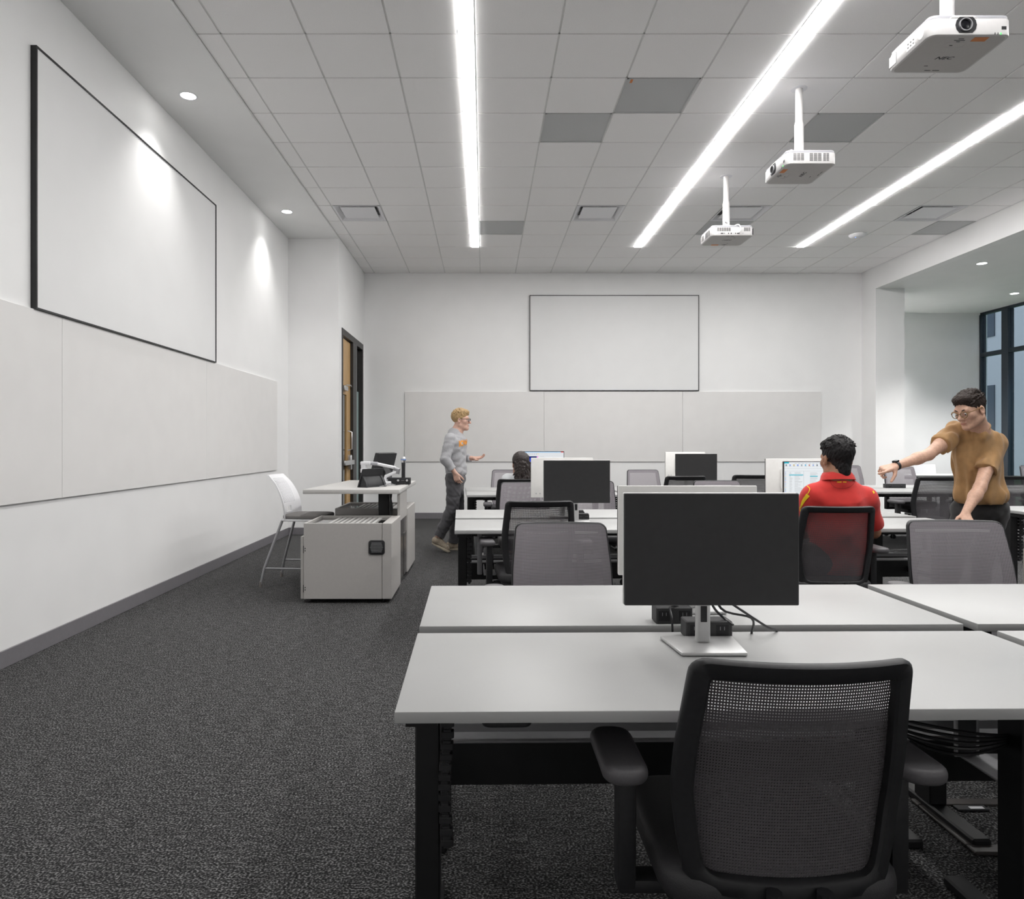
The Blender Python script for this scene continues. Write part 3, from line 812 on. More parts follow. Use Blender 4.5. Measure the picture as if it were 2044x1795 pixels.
# under-table holder at the right edge
t = thing('computer_holder', 'grey metal under-table computer holder with strap loop at the lower right edge', 'computer holder', (1.49, 2.02, 0.0))
MB().box((-0.09, -0.12, 0.385), (0.13, 0.06, 0.392)).build('plate', GREYM, t, bevel=0.002, seg=1)
MB().box((-0.075, -0.125, 0.33), (0.13, -0.118, 0.392)).build('front_lip', CHROME, t, bevel=0.002, seg=1)
MB().tube([(-0.10, 0.05, 0.39), (-0.10, 0.05, 0.50), (-0.088, 0.05, 0.52), (-0.05, 0.05, 0.52), (-0.038, 0.05, 0.50), (-0.038, 0.05, 0.39), ], 0.006, 8, closed=True).build('strap_loop', GREYM, t)
MB().box((-0.095, 0.047, 0.40), (-0.043, 0.053, 0.51)).build('strap', BLK2, t)
MB().box((0.09, -0.05, 0.39), (0.125, 0.05, TH-TT)).build('hanger', BLK, t)

# ================================================================ monitors
MW, MH = 0.478, 0.307
def ui_screen(name, rects, w, h, matl, parent, y):
    """picture on a screen: coloured patches in the plane facing -Y"""
    V = []; F = []; C = []
    for k, (poly, c) in enumerate(rects):
        n = len(V)
        for (u, v) in poly: V.append((-w/2+u*w, y-0.00015*(k+1)/max(1,len(rects))*6 - 0.0001, -h/2+(1-v)*h))
        F.append(tuple(range(n, n+len(poly)))); C.append(c)
    me = bpy.data.meshes.new(name); me.from_pydata(V, [], F)
    at_ = me.color_attributes.new('Col', 'FLOAT_COLOR', 'CORNER')
    for p, c in zip(me.polygons, C):
        for l in p.loop_indices: at_.data[l].color = (*c, 1)
    return obj(name, me, matl, parent)
def rc_(x0, y0, x1, y1): return [(x0,y1),(x1,y1),(x1,y0),(x0,y0)]

def monitor(x, y, zc, rotz, label, picture=None, base_dy=0.0, base_dx=0.0):
    t = thing('monitor', label, 'monitor', (x, y, TH), rotz, 'thin desktop monitors on the tables')
    z = zc - TH
    MB().box((-MW/2, -0.011, z-MH/2), (MW/2, 0.004, z+MH/2)).build('screen', MONSCR, t, bevel=0.002, seg=1)
    bk = MB().box((-MW/2-0.001, 0.004, z-MH/2-0.001), (MW/2+0.001, 0.016, z+MH/2+0.001)).build('back_cover', MONBACK, t, bevel=0.004, seg=2)
    MB().prism(rrect(0.26, 0.17, 0.02), 0.016, 0.032, Matrix.Translation((0, 0, z)) @ Matrix.Rotation(-PI/2, 4, 'X')).build('rear_bulge', MONBACK, bk, bevel=0.006)
    for k in range(2):
        MB().lathe([(0.0, 0.0), (0.006, 0.0), (0.006, 0.0015), (0.0, 0.0015)], 12, Matrix.Translation((0.17+0.03*k, 0.016, z-MH/2+0.03)) @ Matrix.Rotation(-PI/2, 4, 'X')).build('rear_button', SILV, bk)
    MB().box((-0.020+base_dx, 0.034+base_dy, 0.008), (0.020+base_dx, 0.056+base_dy, z+0.02)).build('stand_post', SILV, t, bevel=0.007, seg=3)
    MB().box((-0.03+base_dx, 0.030, z-0.03), (0.03+base_dx, 0.05+base_dy, z+0.03)).build('tilt_hinge', BLK2, t, bevel=0.004, seg=1)
    MB().box((-0.009+base_dx, 0.0325+base_dy, z-0.21), (0.009+base_dx, 0.0345+base_dy, z-0.165)).build('cable_slot', BLK2, t, bevel=0.0008, seg=1)
    MB().prism([(-0.105+base_dx, 0.105+base_dy), (0.105+base_dx, 0.105+base_dy), (0.088+base_dx, -0.06+base_dy), (-0.088+base_dx, -0.06+base_dy)][::-1], 0.0015, 0.011).build('stand_base', SILV, t, bevel=0.003, seg=2)
    if picture:
        p = picture(t, z)
    return t

SCR_L = attr_emis('screen_picture', 0.40)
def pic_editor(t, z):
    L = []
    g = (0.70, 0.73, 0.75); L.append((rc_(0.0, 0.0, 1, 1), g))
    L.append((rc_(0, 0, 0.075, 0.035), (0.03, 0.40, 0.50)))
    for k in range(9): L.append((rc_(0.16+0.055*k, 0.028, 0.195+0.055*k, 0.036), (0.35, 0.37, 0.38)))
    cols = [(0.1,0.12,0.14),(0.15,0.25,0.6),(0.5,0.35,0.1),(0.1,0.2,0.65),(0.2,0.25,0.3),(0.05,0.35,0.6),(0.5,0.15,0.1),(0.2,0.3,0.6)]
    for k in range(14): L.append((rc_(0.02+0.06*k, 0.06, 0.042+0.06*k, 0.09), cols[k % 8])); L.append((rc_(0.015+0.06*k, 0.105, 0.05+0.06*k, 0.113), (0.45,0.46,0.47)))
    L.append((rc_(0.0, 0.155, 1, 0.16), (0.5,0.52,0.53)))
    L.append((rc_(0.0, 0.22, 1, 0.224), (0.45,0.47,0.48)))
    for k in range(22): L.append((rc_(0.012, 0.24+0.034*k, 0.026, 0.255+0.034*k), cols[(k*3+1) % 8]))
    L.append((rc_(0.30, 0.22, 0.304, 1), (0.42,0.44,0.46))); L.append((rc_(0.64, 0.22, 0.644, 1), (0.42,0.44,0.46)))
    random.seed(3)
    for k in range(26):
        v = 0.25+0.028*k
        L.append((rc_(0.08, v, 0.08+random.uniform(0.02,0.05), v+0.008), (0.4,0.41,0.42)))
        L.append((rc_(0.16, v, 0.16+random.uniform(0.05,0.13), v+0.008), (0.42,0.43,0.44)))
    L.append((rc_(0.075, 0.305, 0.295, 0.33), (0.10, 0.45, 0.55)))
    for k in range(14):
        v = 0.26+0.026*k
        L.append((rc_(0.40, v, 0.40+random.uniform(0.05,0.12), v+0.008), (0.42,0.43,0.44)))
    L.append((rc_(0.40, 0.335, 0.52, 0.36), (0.12, 0.47, 0.57)))
    L.append((rc_(0.31, 0.63, 0.64, 0.634), (0.42,0.44,0.46)))
    for k in range(8):
        v = 0.68+0.03*k; L.append((rc_(0.33, v, 0.34+random.uniform(0.05,0.16), v+0.008), (0.42,0.43,0.44)))
    L.append((rc_(0.66, 0.25, 0.98, 0.31), (0.04, 0.32, 0.47))); L.append((rc_(0.66, 0.31, 0.98, 0.34), (0.30, 0.55, 0.62)))
    for k in range(5): L.append((rc_(0.665+0.045*k, 0.39, 0.70+0.045*k, 0.43), [(0.05,0.4,0.5),(0.05,0.4,0.5),(0.55,0.2,0.1),(0.1,0.25,0.5),(0.05,0.4,0.5)][k]))
    L.append((rc_(0.66, 0.475, 0.72, 0.50), (0.06,0.38,0.55)))
    o = ui_screen('screen_picture', L, MW-0.012, MH-0.012, SCR_L, t, -0.0112); o.location = (0, 0, z)
    return o
def pic_plot(t, z):
    L = [(rc_(0, 0, 1, 1), (0.66, 0.68, 0.70)), (rc_(0, 0, 1, 0.035), (0.30, 0.48, 0.66)), (rc_(0.93, 0, 0.995, 0.03), (0.7, 0.05, 0.03)),
         (rc_(0, 0.035, 1, 0.06), (0.60,0.63,0.66))]
    for k in range(7): L.append((rc_(0.05+0.045*k, 0.08, 0.07+0.045*k, 0.10), (0.2,0.25,0.3)))
    L.append((rc_(0.36, 0.075, 0.38, 0.10), (0.8,0.6,0.05)))
    L.append((rc_(0.0, 0.13, 1, 0.135), (0.45,0.47,0.48)))
    L.append((rc_(0.03, 0.18, 0.34, 0.93), (0.004, 0.008, 0.10)))
    L.append((rc_(0.35, 0.18, 0.37, 0.60), (0.85,0.05,0.65)))
    def lobe(s, c, top):
        pts = [(0.19-0.16*s, 0.93), (0.19+0.15*s, 0.93)]
        for i in range(9):
            a = i/8; pts.append((0.19+0.15*s*(1-a)*math.cos(a*1.2), 0.93-(0.93-top)*math.sin(a*PI/2)))
        for i in range(9):
            a = 1-i/8; pts.append((0.19-0.15*s*(1-a)*math.cos(a*1.2), 0.93-(0.93-top)*math.sin(a*PI/2)))
        L.append((pts, c))
    lobe(1.0, (0.01, 0.05, 0.55), 0.22); lobe(0.95, (0.02, 0.35, 0.75), 0.56); lobe(0.9, (0.1, 0.75, 0.10), 0.60); lobe(0.82, (0.9, 0.75, 0.05), 0.66); lobe(0.72, (0.85, 0.03, 0.55), 0.70); lobe(0.4, (0.35, 0.0, 0.5), 0.84)
    for k in range(16): L.append((rc_(0.42, 0.19+0.045*k, 0.42+0.3*abs(math.sin(k*2.3))+0.1, 0.20+0.045*k), (0.38,0.40,0.42)))
    o = ui_screen('screen_picture', L, MW-0.012, MH-0.012, SCR_L, t, -0.0112); o.location = (0, 0, z)
    return o

near_mon = monitor(0.624, 1.935, 1.019, 0, 'black monitor nearest the camera, switched off, on the front table', base_dx=-0.008)
monitor(0.703, 2.44, 1.009, PI, 'white-backed monitor directly behind the nearest black monitor', base_dy=0.0)
monitor(0.669, 5.07, 1.033, 0, 'black switched-off monitor on the left of the second table row')
monitor(0.605, 5.47, 1.043, PI, 'white-backed monitor left of the second-row black monitor')
monitor(2.407, 5.10, 1.026, 0, 'lit monitor with software windows in front of the red-shirted man', pic_editor)
monitor(2.44, 5.50, 1.035, PI, 'white-backed monitor peeking out behind the lit software monitor')
monitor(0.68, 8.06, 1.066, 0, 'lit monitor with a coloured plot in front of the woman', pic_plot)
monitor(2.438, 8.08, 1.035, 0, 'black switched-off monitor far away in the third row')
monitor(2.43, 8.50, 1.05, PI, 'white-backed monitor behind the far black monitor in the third row')

# ---- desk outlet boxes
def outlet_box(x, y, w, label, rot=0.0):
    t = thing('outlet_box', label, 'outlet box', (x, y, TH), rot, 'black desk power outlet boxes')
    b_ = MB().box((-w/2, -0.03, 0), (w/2, 0.03, 0.052)).build('housing', mat('outlet_charcoal', (0.045, 0.045, 0.047), 0.55, var=0.05), t, bevel=0.003, seg=1)
    for k in (-1, 1):
        cx = k*w*0.28
        MB().box((cx-0.018, -0.0306, 0.010), (cx+0.018, -0.0296, 0.042)).build('socket', BLK2, b_)
        for sx in (-0.006, 0.006): MB().box((cx+sx-0.001, -0.0312, 0.026), (cx+sx+0.001, -0.0305, 0.036)).build('slot', GREYM, b_)
    return t
outlet_box(0.656, 2.075, 0.135, 'black outlet box behind the nearest monitor stand, nearer one')
outlet_box(0.60, 2.245, 0.115, 'black outlet box behind the nearest monitor stand, farther one', R(1))
outlet_box(0.735, 5.20, 0.075, 'small black outlet box on the second row, right of the monitor stand')
outlet_box(0.74, 5.45, 0.06, 'small black outlet box on the second row, far side')
outlet_box(5.25, 8.99, 0.26, 'long black outlet box on the table behind the pointing hand')
for k, c in enumerate(([(0.64, 1.98, 0.93), (0.655, 2.02, 0.85), (0.70, 2.06, 0.80), (0.72, 2.03, 0.785)],
                       [(0.645, 1.985, 0.90), (0.68, 2.0, 0.835), (0.78, 2.05, 0.80), (0.80, 2.10, 0.745), (0.80, 2.13, 0.70)],
                       [(0.65, 1.985, 0.89), (0.74, 2.02, 0.83), (0.84, 2.08, 0.765), (0.885, 2.125, 0.742), (0.89, 2.135, 0.70)],
                       [(0.62, 2.24, 0.79), (0.58, 2.19, 0.80), (0.574, 2.145, 0.77), (0.575, 2.14, 0.70)])):
    MB().tube(curve_pts(c, 18), 0.0035, 6).build('cable', CORD, near_mon, origin=(0.624, 1.935, TH))

# ================================================================ ceiling projectors
def vent_block(mb, x0, z0, x1, z1, y, rows, cols, gap=0.25):
    for c in range(cols):
        for r in range(rows):
            w = (x1-x0)/cols; h = (z1-z0)/rows
            mb.box((x0+c*w+w*0.08, y-0.0006, z0+r*h+h*gap), (x0+(c+1)*w-w*0.08, y+0.002, z0+(r+1)*h-h*0.2))

def projector(x, y, rotz, label, ztop):
    """origin at the ceiling; lens faces -Y"""
    w, dd, h = 0.455, 0.405, 0.112
    zb = 3.55 - ZC
    t = thing('projector', label, 'projector', (x, y, ZC), rotz, 'white projectors hung from the ceiling')
    out = rrect(w, dd, 0.045, 6)
    MB().prism(out, zb, zb+0.092).build('body', PROJW, t, bevel=0.006, seg=2)
    MB().prism(rrect(w-0.012, dd-0.012, 0.04, 6), zb+0.092, zb+h).build('top_cover', PROJG, t, bevel=0.004, seg=1)
    MB().prism(rrect(w-0.03, dd-0.03, 0.035, 6), zb-0.0012, zb).build('underside', mat('projector_underside', (0.47, 0.455, 0.44), 0.5, var=0.015), t)
    # hump over the lens
    lx = -0.03
    MB().prism([(lx-0.09, zb+0.09), (lx-0.065, zb+0.108), (lx+0.045, zb+0.108), (lx+0.075, zb+0.09)], 0.0, 0.12, Matrix.Translation((0, -dd/2+0.0, 0)) @ Matrix(((1,0,0,0),(0,0,1,0),(0,1,0,0),(0,0,0,1)))).build('lens_hump', PROJW, t, bevel=0.004, seg=1)
    Rm = Matrix(((1,0,0,0),(0,0,-1,0),(0,1,0,0),(0,0,0,1)))      # xy plane -> xz plane, +z -> -y
    oct_ = [(lx-0.058, zb+0.052), (lx-0.052, zb+0.028), (lx-0.036, zb+0.010), (lx+0.036, zb+0.010), (lx+0.052, zb+0.028), (lx+0.058, zb+0.052), (lx+0.052, zb+0.078), (lx+0.036, zb+0.096), (lx-0.036, zb+0.096), (lx-0.052, zb+0.078)]
    lb = MB().prism(oct_, 0, 0.004, Matrix.Translation((0, -dd/2+0.0005, 0)) @ Rm).build('lens_bezel', BLK2, t)
    Lc = Matrix.Translation((lx-0.006, -dd/2-0.003, zb+0.052)) @ Matrix.Rotation(PI/2, 4, 'X')
    MB().lathe([(0.031, 0), (0.036, 0.0), (0.036, 0.010), (0.031, 0.010), (0.031, 0)], 24, Lc, cap=False).build('lens_ring', GREYM, lb)
    MB().lathe([(0.0, 0.006), (0.015, 0.005), (0.030, 0.0), (0.030, -0.002), (0.0, -0.002)], 24, Lc).build('lens', LENSG, lb)
    MB().box((w/2-0.062, -dd/2-0.001, zb+0.028), (w/2-0.036, -dd/2+0.002, zb+0.046)).build('sensor_window', BLK2, t)
    MB().box((0.035, -dd/2+0.022, zb-0.0022), (0.115, -dd/2+0.062, zb-0.001)).build('warning_sticker', ORANGE, t)
    for k in range(3):
        MB().box((w/2-0.10+0.016*k, -dd/2-0.001, zb+0.001), (w/2-0.096+0.016*k, -dd/2+0.002, zb+0.012)).build('status_lamp', GREEN if k == 2 else INK, t)
    # side controls, vents and connectors
    b = MB(); vent_block(b, -0.15, zb+0.025, -0.06, zb+0.085, 0, 10, 3); vent_block(b, -0.02, zb+0.02, 0.08, zb+0.085, 0, 11, 3); vent_block(b, 0.09, zb+0.02, 0.14, zb+0.085, 0, 11, 2)
    o = b.build('vent_slots', INK, t); o['kind'] = 'stuff'; o.location = (w/2, 0, 0); o.rotation_euler = (0, 0, PI/2)
    b = MB(); vent_block(b, -0.17, zb+0.045, -0.02, zb+0.085, 0, 8, 6); vent_block(b, 0.12, zb+0.045, 0.19, zb+0.085, 0, 8, 3)
    o = b.build('vent_slots', INK, t); o['kind'] = 'stuff'; o.location = (0, dd/2, 0); o.rotation_euler = (0, 0, PI)
    o = o.copy(); COL.objects.link(o); o.location = (0, dd/2, 0); o.rotation_euler = (0, 0, PI)
    for k, (px, pw) in enumerate(((-0.15, 0.022), (-0.115, 0.03), (-0.09, 0.008), (-0.075, 0.008), (-0.045, 0.012), (-0.015, 0.014), (0.01, 0.01), (0.03, 0.01), (0.06, 0.03), (0.11, 0.012))):
        MB().box((-px-pw/2, dd/2-0.002, zb+0.016), (-px+pw/2, dd/2+0.0008, zb+0.028)).build('connector', INK if k % 3 else PROJG, t)
    bx = -w/2-0.0008
    MB().box((bx, -0.07, zb+0.02), (bx+0.002, 0.01, zb+0.08)).build('button_panel', mat('panel_light_grey', (0.66, 0.66, 0.66), 0.5), t)
    for k in range(6): MB().box((bx-0.0008, -0.06+0.025*(k % 3), zb+0.035+0.02*(k//3)), (bx, -0.05+0.025*(k % 3), zb+0.041+0.02*(k//3))).build('button', INK, t)
    MB().box((bx, 0.11, zb+0.015), (bx+0.002, 0.185, zb+0.082)).build('rating_label', INK, t)
    MB().box((bx-0.0006, 0.113, zb+0.018), (bx+0.001, 0.182, zb+0.079)).build('label_paper', PWHITE, t)
    MB().lathe([(0, 0), (0.03, 0), (0.03, 0.0012), (0, 0.0012)], 20, Matrix.Translation((bx+0.001, -0.125, zb+0.05)) @ Matrix.Rotation(-PI/2, 4, 'Y')).build('speaker_grille', mat('speaker_grey', (0.60, 0.59, 0.59), 0.6, var=0.1, scale=600), t)
    # writing underneath, read from below with the lens side up
    V, F = text_geo('NEC', 0.040, shear=0.25, bold=0.0012)
    Mt = Matrix.Translation((0.0, 0.03, zb-0.0018)) @ Matrix.Rotation(PI, 4, 'X')
    MB().add([(v[0]*1.25, v[1], v[2]) for v in V], F, Mt).build('maker_lettering', INK, t, flat=True)
    b = MB()
    for (cx, cy, wd) in ((-0.03, -0.165, 0.03), (-0.03, -0.150, 0.06), (-0.03, -0.138, 0.02), (-0.045, -0.10, 0.016), (-0.05, 0.115, 0.022), (-0.01, 0.165, 0.035), (0.04, 0.165, 0.04)):
        b.box((cx-wd/2, cy-0.0025, zb-0.002), (cx+wd/2, cy+0.0025, zb-0.0012))
    b.build('fine_print', INK, t)
    MB().tube([(px_, py_, zb-0.0012) for px_, py_ in rrect(0.11, 0.05, 0.02, 4, -0.03, -0.105)], 0.0006, 4, closed=True).build('lamp_cover_line', PROJG, t)
    # mount
    MB().lathe([(0.055, zb+h), (0.075, zb+h+0.008), (0.06, zb+h+0.030), (0.03, zb+h+0.040)], 18).build('ceiling_mount_plate', BLK2, t)
    MB().box((0.02, -0.012, zb+h+0.012), (0.12, 0.012, zb+h+0.024)).build('mount_arm', BLK2, t, bevel=0.003)
    MB().lathe([(0.026, zb+h+0.038), (0.036, zb+h+0.06), (0.036, zb+h+0.30), (0.029, zb+h+0.33), (0.029, 0.0)], 20).build('ceiling_pole', PROJW, t)
    MB().lathe([(0.029, -0.006), (0.065, -0.005), (0.065, 0.0), (0.029, 0.0)], 24).build('ceiling_rose', PWHITE, t)
    for s in (-1, 1): MB().lathe([(0.012, zb+h), (0.014, zb+h+0.012), (0.0, zb+h+0.012)], 12, Matrix.Translation((s*0.19, -0.15, 0))).build('foot', PROJG, t)
    return t
projector(2.672, 4.055, 0, 'white ceiling projector nearest the camera at the top right, lens facing us', 0)
projector(2.625, 5.855, -PI/2, 'white ceiling projector in the middle, lens turned to the left wall', 0)
pj = projector(2.68, 7.775, PI, 'farthest white ceiling projector, connector side facing us', 0)
# white cable of the far projector
MB().tube(curve_pts([(0.03, 0.03, -0.50), (0.05, 0.10, -0.56), (-0.02, 0.16, -0.60), (-0.06, 0.215, -0.60), (-0.08, 0.225, -0.66), (-0.05, 0.215, -0.69)], 18), 0.006, 6).build('cable', WCORD, pj)
MB().tube(curve_pts([(0.03, 0.03, -0.50), (0.0, 0.09, -0.55), (0.10, 0.14, -0.60), (0.15, 0.16, -0.61)], 14), 0.006, 6).build('cable', WCORD, pj)

# ================================================================ lectern
LO = (-1.11, 6.72, 0)
t = thing('lectern', 'grey sit-stand teaching lectern with two cabinets beside the left wall', 'lectern', LO)
def part(mb, name, m, par=t, bevel=0.0, seg=2, **k): return mb.build(name, m, par, bevel, seg, origin=LO, **k)
part(MB().prism([(-1.60, 6.20), (-0.745, 6.20), (-0.745, 7.69), (-1.49, 7.76)], 0.862, 0.902), 'worktop', LECTT, bevel=0.006, seg=2)
def cabinet(y0, y1, ztop):
    b = part(MB().box((-1.475, y0, 0.035), (-0.835, y0+0.02, ztop)).box((-1.475, y1-0.02, 0.035), (-0.78, y1, ztop)).box((-1.475, y0+0.02, 0.035), (-1.455, y1-0.02, ztop)).box((-1.455, y0+0.02, 0.035), (-0.84, y1-0.02, 0.06)), 'cabinet', LECT, bevel=0.002, seg=1)
    part(MB().box((-0.832, y0, 0.035), (-0.755, y1, ztop)), 'corner_panel', LECT, b, bevel=0.003, seg=1)
    part(MB().box((-1.455, y0+0.02, ztop-0.03), (-0.832, y1-0.02, ztop-0.02)), 'glass_top', DARKGL, b)
    for k in range(9):
        x = -1.30+0.045*k
        part(MB().box((x, y0+0.05, ztop-0.02), (x+0.024, y1-0.05, ztop-0.012)), 'top_slat', LECTT, b)
    part(MB().box((-1.502, y0+0.01, 0.035), (-1.478, y1-0.02, 0.545)), 'cabinet_door', LECT, b, bevel=0.002, seg=1)
    for z in (0.12, 0.13): pass
    for x in (-1.43, -0.83):
        for y in (y0+0.05, y1-0.05):
            part(MB().lathe([(0.022, 0.0), (0.022, 0.006), (0.008, 0.008), (0.008, 0.04)], 14, Matrix.Translation((x, y, 0))), 'levelling_foot', BLK2, b)
    return b
cb = cabinet(5.75, 6.37, 0.655)
cabinet(6.96, 7.69, 0.665)
# speaker/vent grille on the near side
vg = part(MB().prism(rrect(0.132, 0.118, 0.022, 5, -0.877, 0.458), 0, 0.012, Matrix.Translation((0, 5.751, 0)) @ Matrix(((1,0,0,0),(0,0,-1,0),(0,1,0,0),(0,0,0,1)))), 'vent_grille', BLK2, cb, bevel=0.004)
for k in range(7):
    hw = 0.052-0.0035*abs(k-3)
    part(MB().box((-0.877-hw, 5.733, 0.422+0.012*k-0.002), (-0.877+hw, 5.741, 0.422+0.012*k+0.003)), 'slat', GREYM, vg)
for z in (0.17, 0.49):
    for dz in (0, 0.02):
        part(MB().lathe([(0, 0), (0.0045, 0), (0.0045, 0.003), (0, 0.003)], 10, Matrix.Translation((-1.462, 5.7485, z+dz-0.06)) @ Matrix.Rotation(PI/2, 4, 'X')), 'hinge_screw', INK, cb)
    part(MB().box((-1.479, 5.75, z-0.08), (-1.474, 5.77, z-0.02)), 'hinge', BLK2, cb)
part(MB().box((-0.785, 6.37, 0.05), (-0.770, 6.96, 0.60)), 'gloss_panel', DARKPAN)
part(MB().box((-0.770, 6.72, 0.05), (-0.764, 6.94, 0.45)), 'rear_panel', DARKPAN)
part(MB().box((-0.790, 6.40, 0.60), (-0.762, 6.95, 0.862)), 'side_panel', LECT, bevel=0.003, seg=1)
part(MB().box((-1.475, 6.90, 0.40), (-0.86, 6.955, 0.60)), 'shelf_front', DARKPAN)
part(MB().box((-0.985, 6.55, 0.05), (-0.885, 6.66, 0.862)), 'lifting_column', BLK, bevel=0.004)
part(MB().box((-1.40, 6.45, 0.02), (-0.86, 6.80, 0.06)), 'base_plate', BLK)
for k in range(3):
    part(MB().tube(curve_pts([(-0.875+0.012*k, 6.5, 0.86), (-0.845-0.01*k, 6.48, 0.72), (-0.86, 6.46, 0.60), (-0.91, 6.44, 0.52), (-0.93, 6.42, 0.40)], 16), 0.006, 6), 'cable', CORD)

# ---- things on the lectern
zt = 0.902
tp = t = thing('touch_panel', 'black wedge touch panel facing left on the lectern, nearest us', 'touch panel', (-1.0, 6.55, zt), -R(36))
def prof(poly, y0, y1): return MB().prism(poly, y0, y1, Matrix(((1,0,0,0),(0,0,1,0),(0,1,0,0),(0,0,0,1))))
prof([(-0.115, 0.0), (-0.048, 0.170), (-0.036, 0.172), (-0.095, 0.0)], -0.14, 0.14).build('screen_slab', BLK2, t, bevel=0.003, seg=1)
prof([(-0.10, 0.0), (-0.075, 0.115), (-0.045, 0.095), (-0.01, 0.045), (0.005, 0.0)], -0.13, -0.10).build('stand_cheek', BLK2, t, bevel=0.004)
prof([(-0.10, 0.0), (-0.075, 0.115), (-0.045, 0.095), (-0.01, 0.045), (0.005, 0.0)], 0.10, 0.13).build('stand_cheek', BLK2, t, bevel=0.004)
prof([(-0.085, 0.10), (-0.055, 0.10), (-0.018, 0.048), (-0.003, 0.0), (-0.018, 0.0), (-0.03, 0.04)], -0.10, 0.10).build('stand_curve', BLK2, t, bevel=0.003)
t = thing('control_monitor', 'black tilted control monitor facing left on the lectern, behind the document camera', 'monitor', (-1.0, 7.22, zt), -R(28))
prof([(-0.11, 0.05), (-0.025, 0.312), (0.02, 0.305), (-0.055, 0.045)], -0.16, 0.16).build('screen_slab', BLK2, t, bevel=0.004, seg=1)
prof([(-0.02, 0.17), (0.02, 0.12), (0.05, 0.0), (-0.06, 0.0), (-0.06, 0.02), (0.0, 0.03)], -0.05, 0.05).build('stand', BLK2, t, bevel=0.004, seg=1)
t = thing('document_camera', 'white folding document camera reaching left over the lectern', 'document camera', (-0.96, 6.85, zt))
def PL(px, py, y, o=(-0.96, 6.85, zt)): return P(px, py, y) - Vector(o)
MB().box((-0.06, -0.06, 0), (0.05, 0.06, 0.035)).build('base', PWHITE, t, bevel=0.008)
MB().tube([(-0.01, 0, 0.03), PL(770, 951, 6.85), PL(792, 942, 6.85)], 0.016, 10).build('lower_arm', PWHITE, t)
MB().tube([PL(786, 935, 6.85), PL(795, 938, 6.85), PL(793, 946, 6.85)], [0.02, 0.026, 0.02], 12).build('elbow_joint', GREYM, t)
MB().tube([PL(790, 934, 6.85), PL(752, 926, 6.85)], 0.015, 10).build('upper_arm', PWHITE, t)
MB().tube([PL(754, 926, 6.85), PL(739, 925, 6.85)], 0.018, 10).build('wrist_joint', PROJG, t)
MB().box(PL(719, 921.5, 6.82), PL(741, 928.5, 6.88)).build('camera_arm', PWHITE, t, bevel=0.008, seg=2)
c = PL(726.5, 928, 6.85)
MB().lathe([(0.0, -0.078), (0.031, -0.078), (0.034, -0.070), (0.034, -0.040), (0.029, -0.036), (0.031, 0.0)], 20, Matrix.Translation(c)).build('camera_head', PWHITE, t)
t = thing('microphone_dock', 'black microphone charging dock with two round keys on the lectern', 'microphone dock', (-0.835, 6.98, zt))
MB().box((-0.11, -0.05, 0), (0.105, 0.05, 0.066)).build('housing', BLK2, t, bevel=0.004, seg=1)
for x in (-0.012, 0.076): MB().lathe([(0, 0), (0.011, 0), (0.011, 0.004), (0.007, 0.005), (0, 0.005)], 14, Matrix.Translation((x, -0.049, 0.042)) @ Matrix.Rotation(PI/2, 4, 'X')).build('key', CHROME, t)
MB().box((0.018, -0.0505, 0.040), (0.05, -0.0495, 0.043)).build('dock_lettering', GREYM, t)
t = thing('microphone', 'handheld microphone with silver blue-ringed head standing in the dock', 'microphone', (-0.800, 6.98, zt+0.0665))
MB().lathe([(0.019, 0.0), (0.018, 0.08), (0.020, 0.15)], 16).build('handle', BLK2, t)
MB().lathe([(0.020, 0.15), (0.024, 0.163), (0.026, 0.176), (0.0265, 0.183), (0.025, 0.195), (0.018, 0.207), (0.0, 0.211)], 18).build('head_grille', CHROME, t)
MB().lathe([(0.0262, 0.174), (0.0272, 0.176), (0.0272, 0.182), (0.0262, 0.184)], 18, cap=False).build('head_ring', mat('blue_ring', (0.15, 0.3, 0.7), 0.4), t)
for k in range(2):
    pts = curve_pts([(-0.975, 6.56+0.02*k, zt+0.004), (-0.93, 6.60, zt+0.012), (-0.90, 6.72+0.05*k, zt+0.02), (-0.86, 6.80, zt+0.006), (-0.87+0.05*k, 6.90, zt+0.004)], 18)
    q = MB().tube(pts, 0.004, 6).build('cable', CORD if k else GREYM, tp, origin=(-1.0, 6.55, zt)); q.rotation_euler = (0, 0, R(36))
box_o = tag(box_obj('adapter_box', (-0.03, -0.03, 0), (0.03, 0.03, 0.045), PWHITE, bevel=0.004), 'small white adapter box beside the microphone dock', 'adapter')
box_o.location = (-0.99, 7.0, zt)

# ================================================================ stool
t = thing('stool', 'tall white-backed stool with grey cushion tucked beside the lectern', 'stool', (-1.68, 6.62, 0), -PI/2-R(5))
# local: sitter faces +Y (world +X); back at -Y
V = []; F = []; nu, nv = 15, 16
def shell(u, v, off):
    hw = 0.215 - 0.03*v + 0.02*math.sin(v*PI)
    x = u*hw
    z = 0.615 + 0.40*v
    yb = -0.155 - 0.13*v + 0.03*math.sin(v*PI*1.1) - 0.04*max(0, v-0.82)*3
    return (x, yb + 0.9*x*x - off, z)
for s in (0, 1):
    for j in range(nv):
        for i in range(nu):
            V.append(shell(-1+2*i/(nu-1), j/(nv-1), 0.014*s))
hole = lambda i, j: (5 <= i < 9 and 2 <= j < 4)
NN = nu*nv
for j in range(nv-1):
    for i in range(nu-1):
        if hole(i, j): continue
        a = (j*nu+i, j*nu+i+1, (j+1)*nu+i+1, (j+1)*nu+i)
        F.append(a); F.append(tuple(k+NN for k in a[::-1]))
def edge(a, b): F.append((a, b, b+NN, a+NN))
for i in range(nu-1): edge(i, i+1); edge((nv-1)*nu+i, (nv-1)*nu+i+1)
for j in range(nv-1): edge(j*nu, (j+1)*nu); edge(j*nu+nu-1, (j+1)*nu+nu-1)
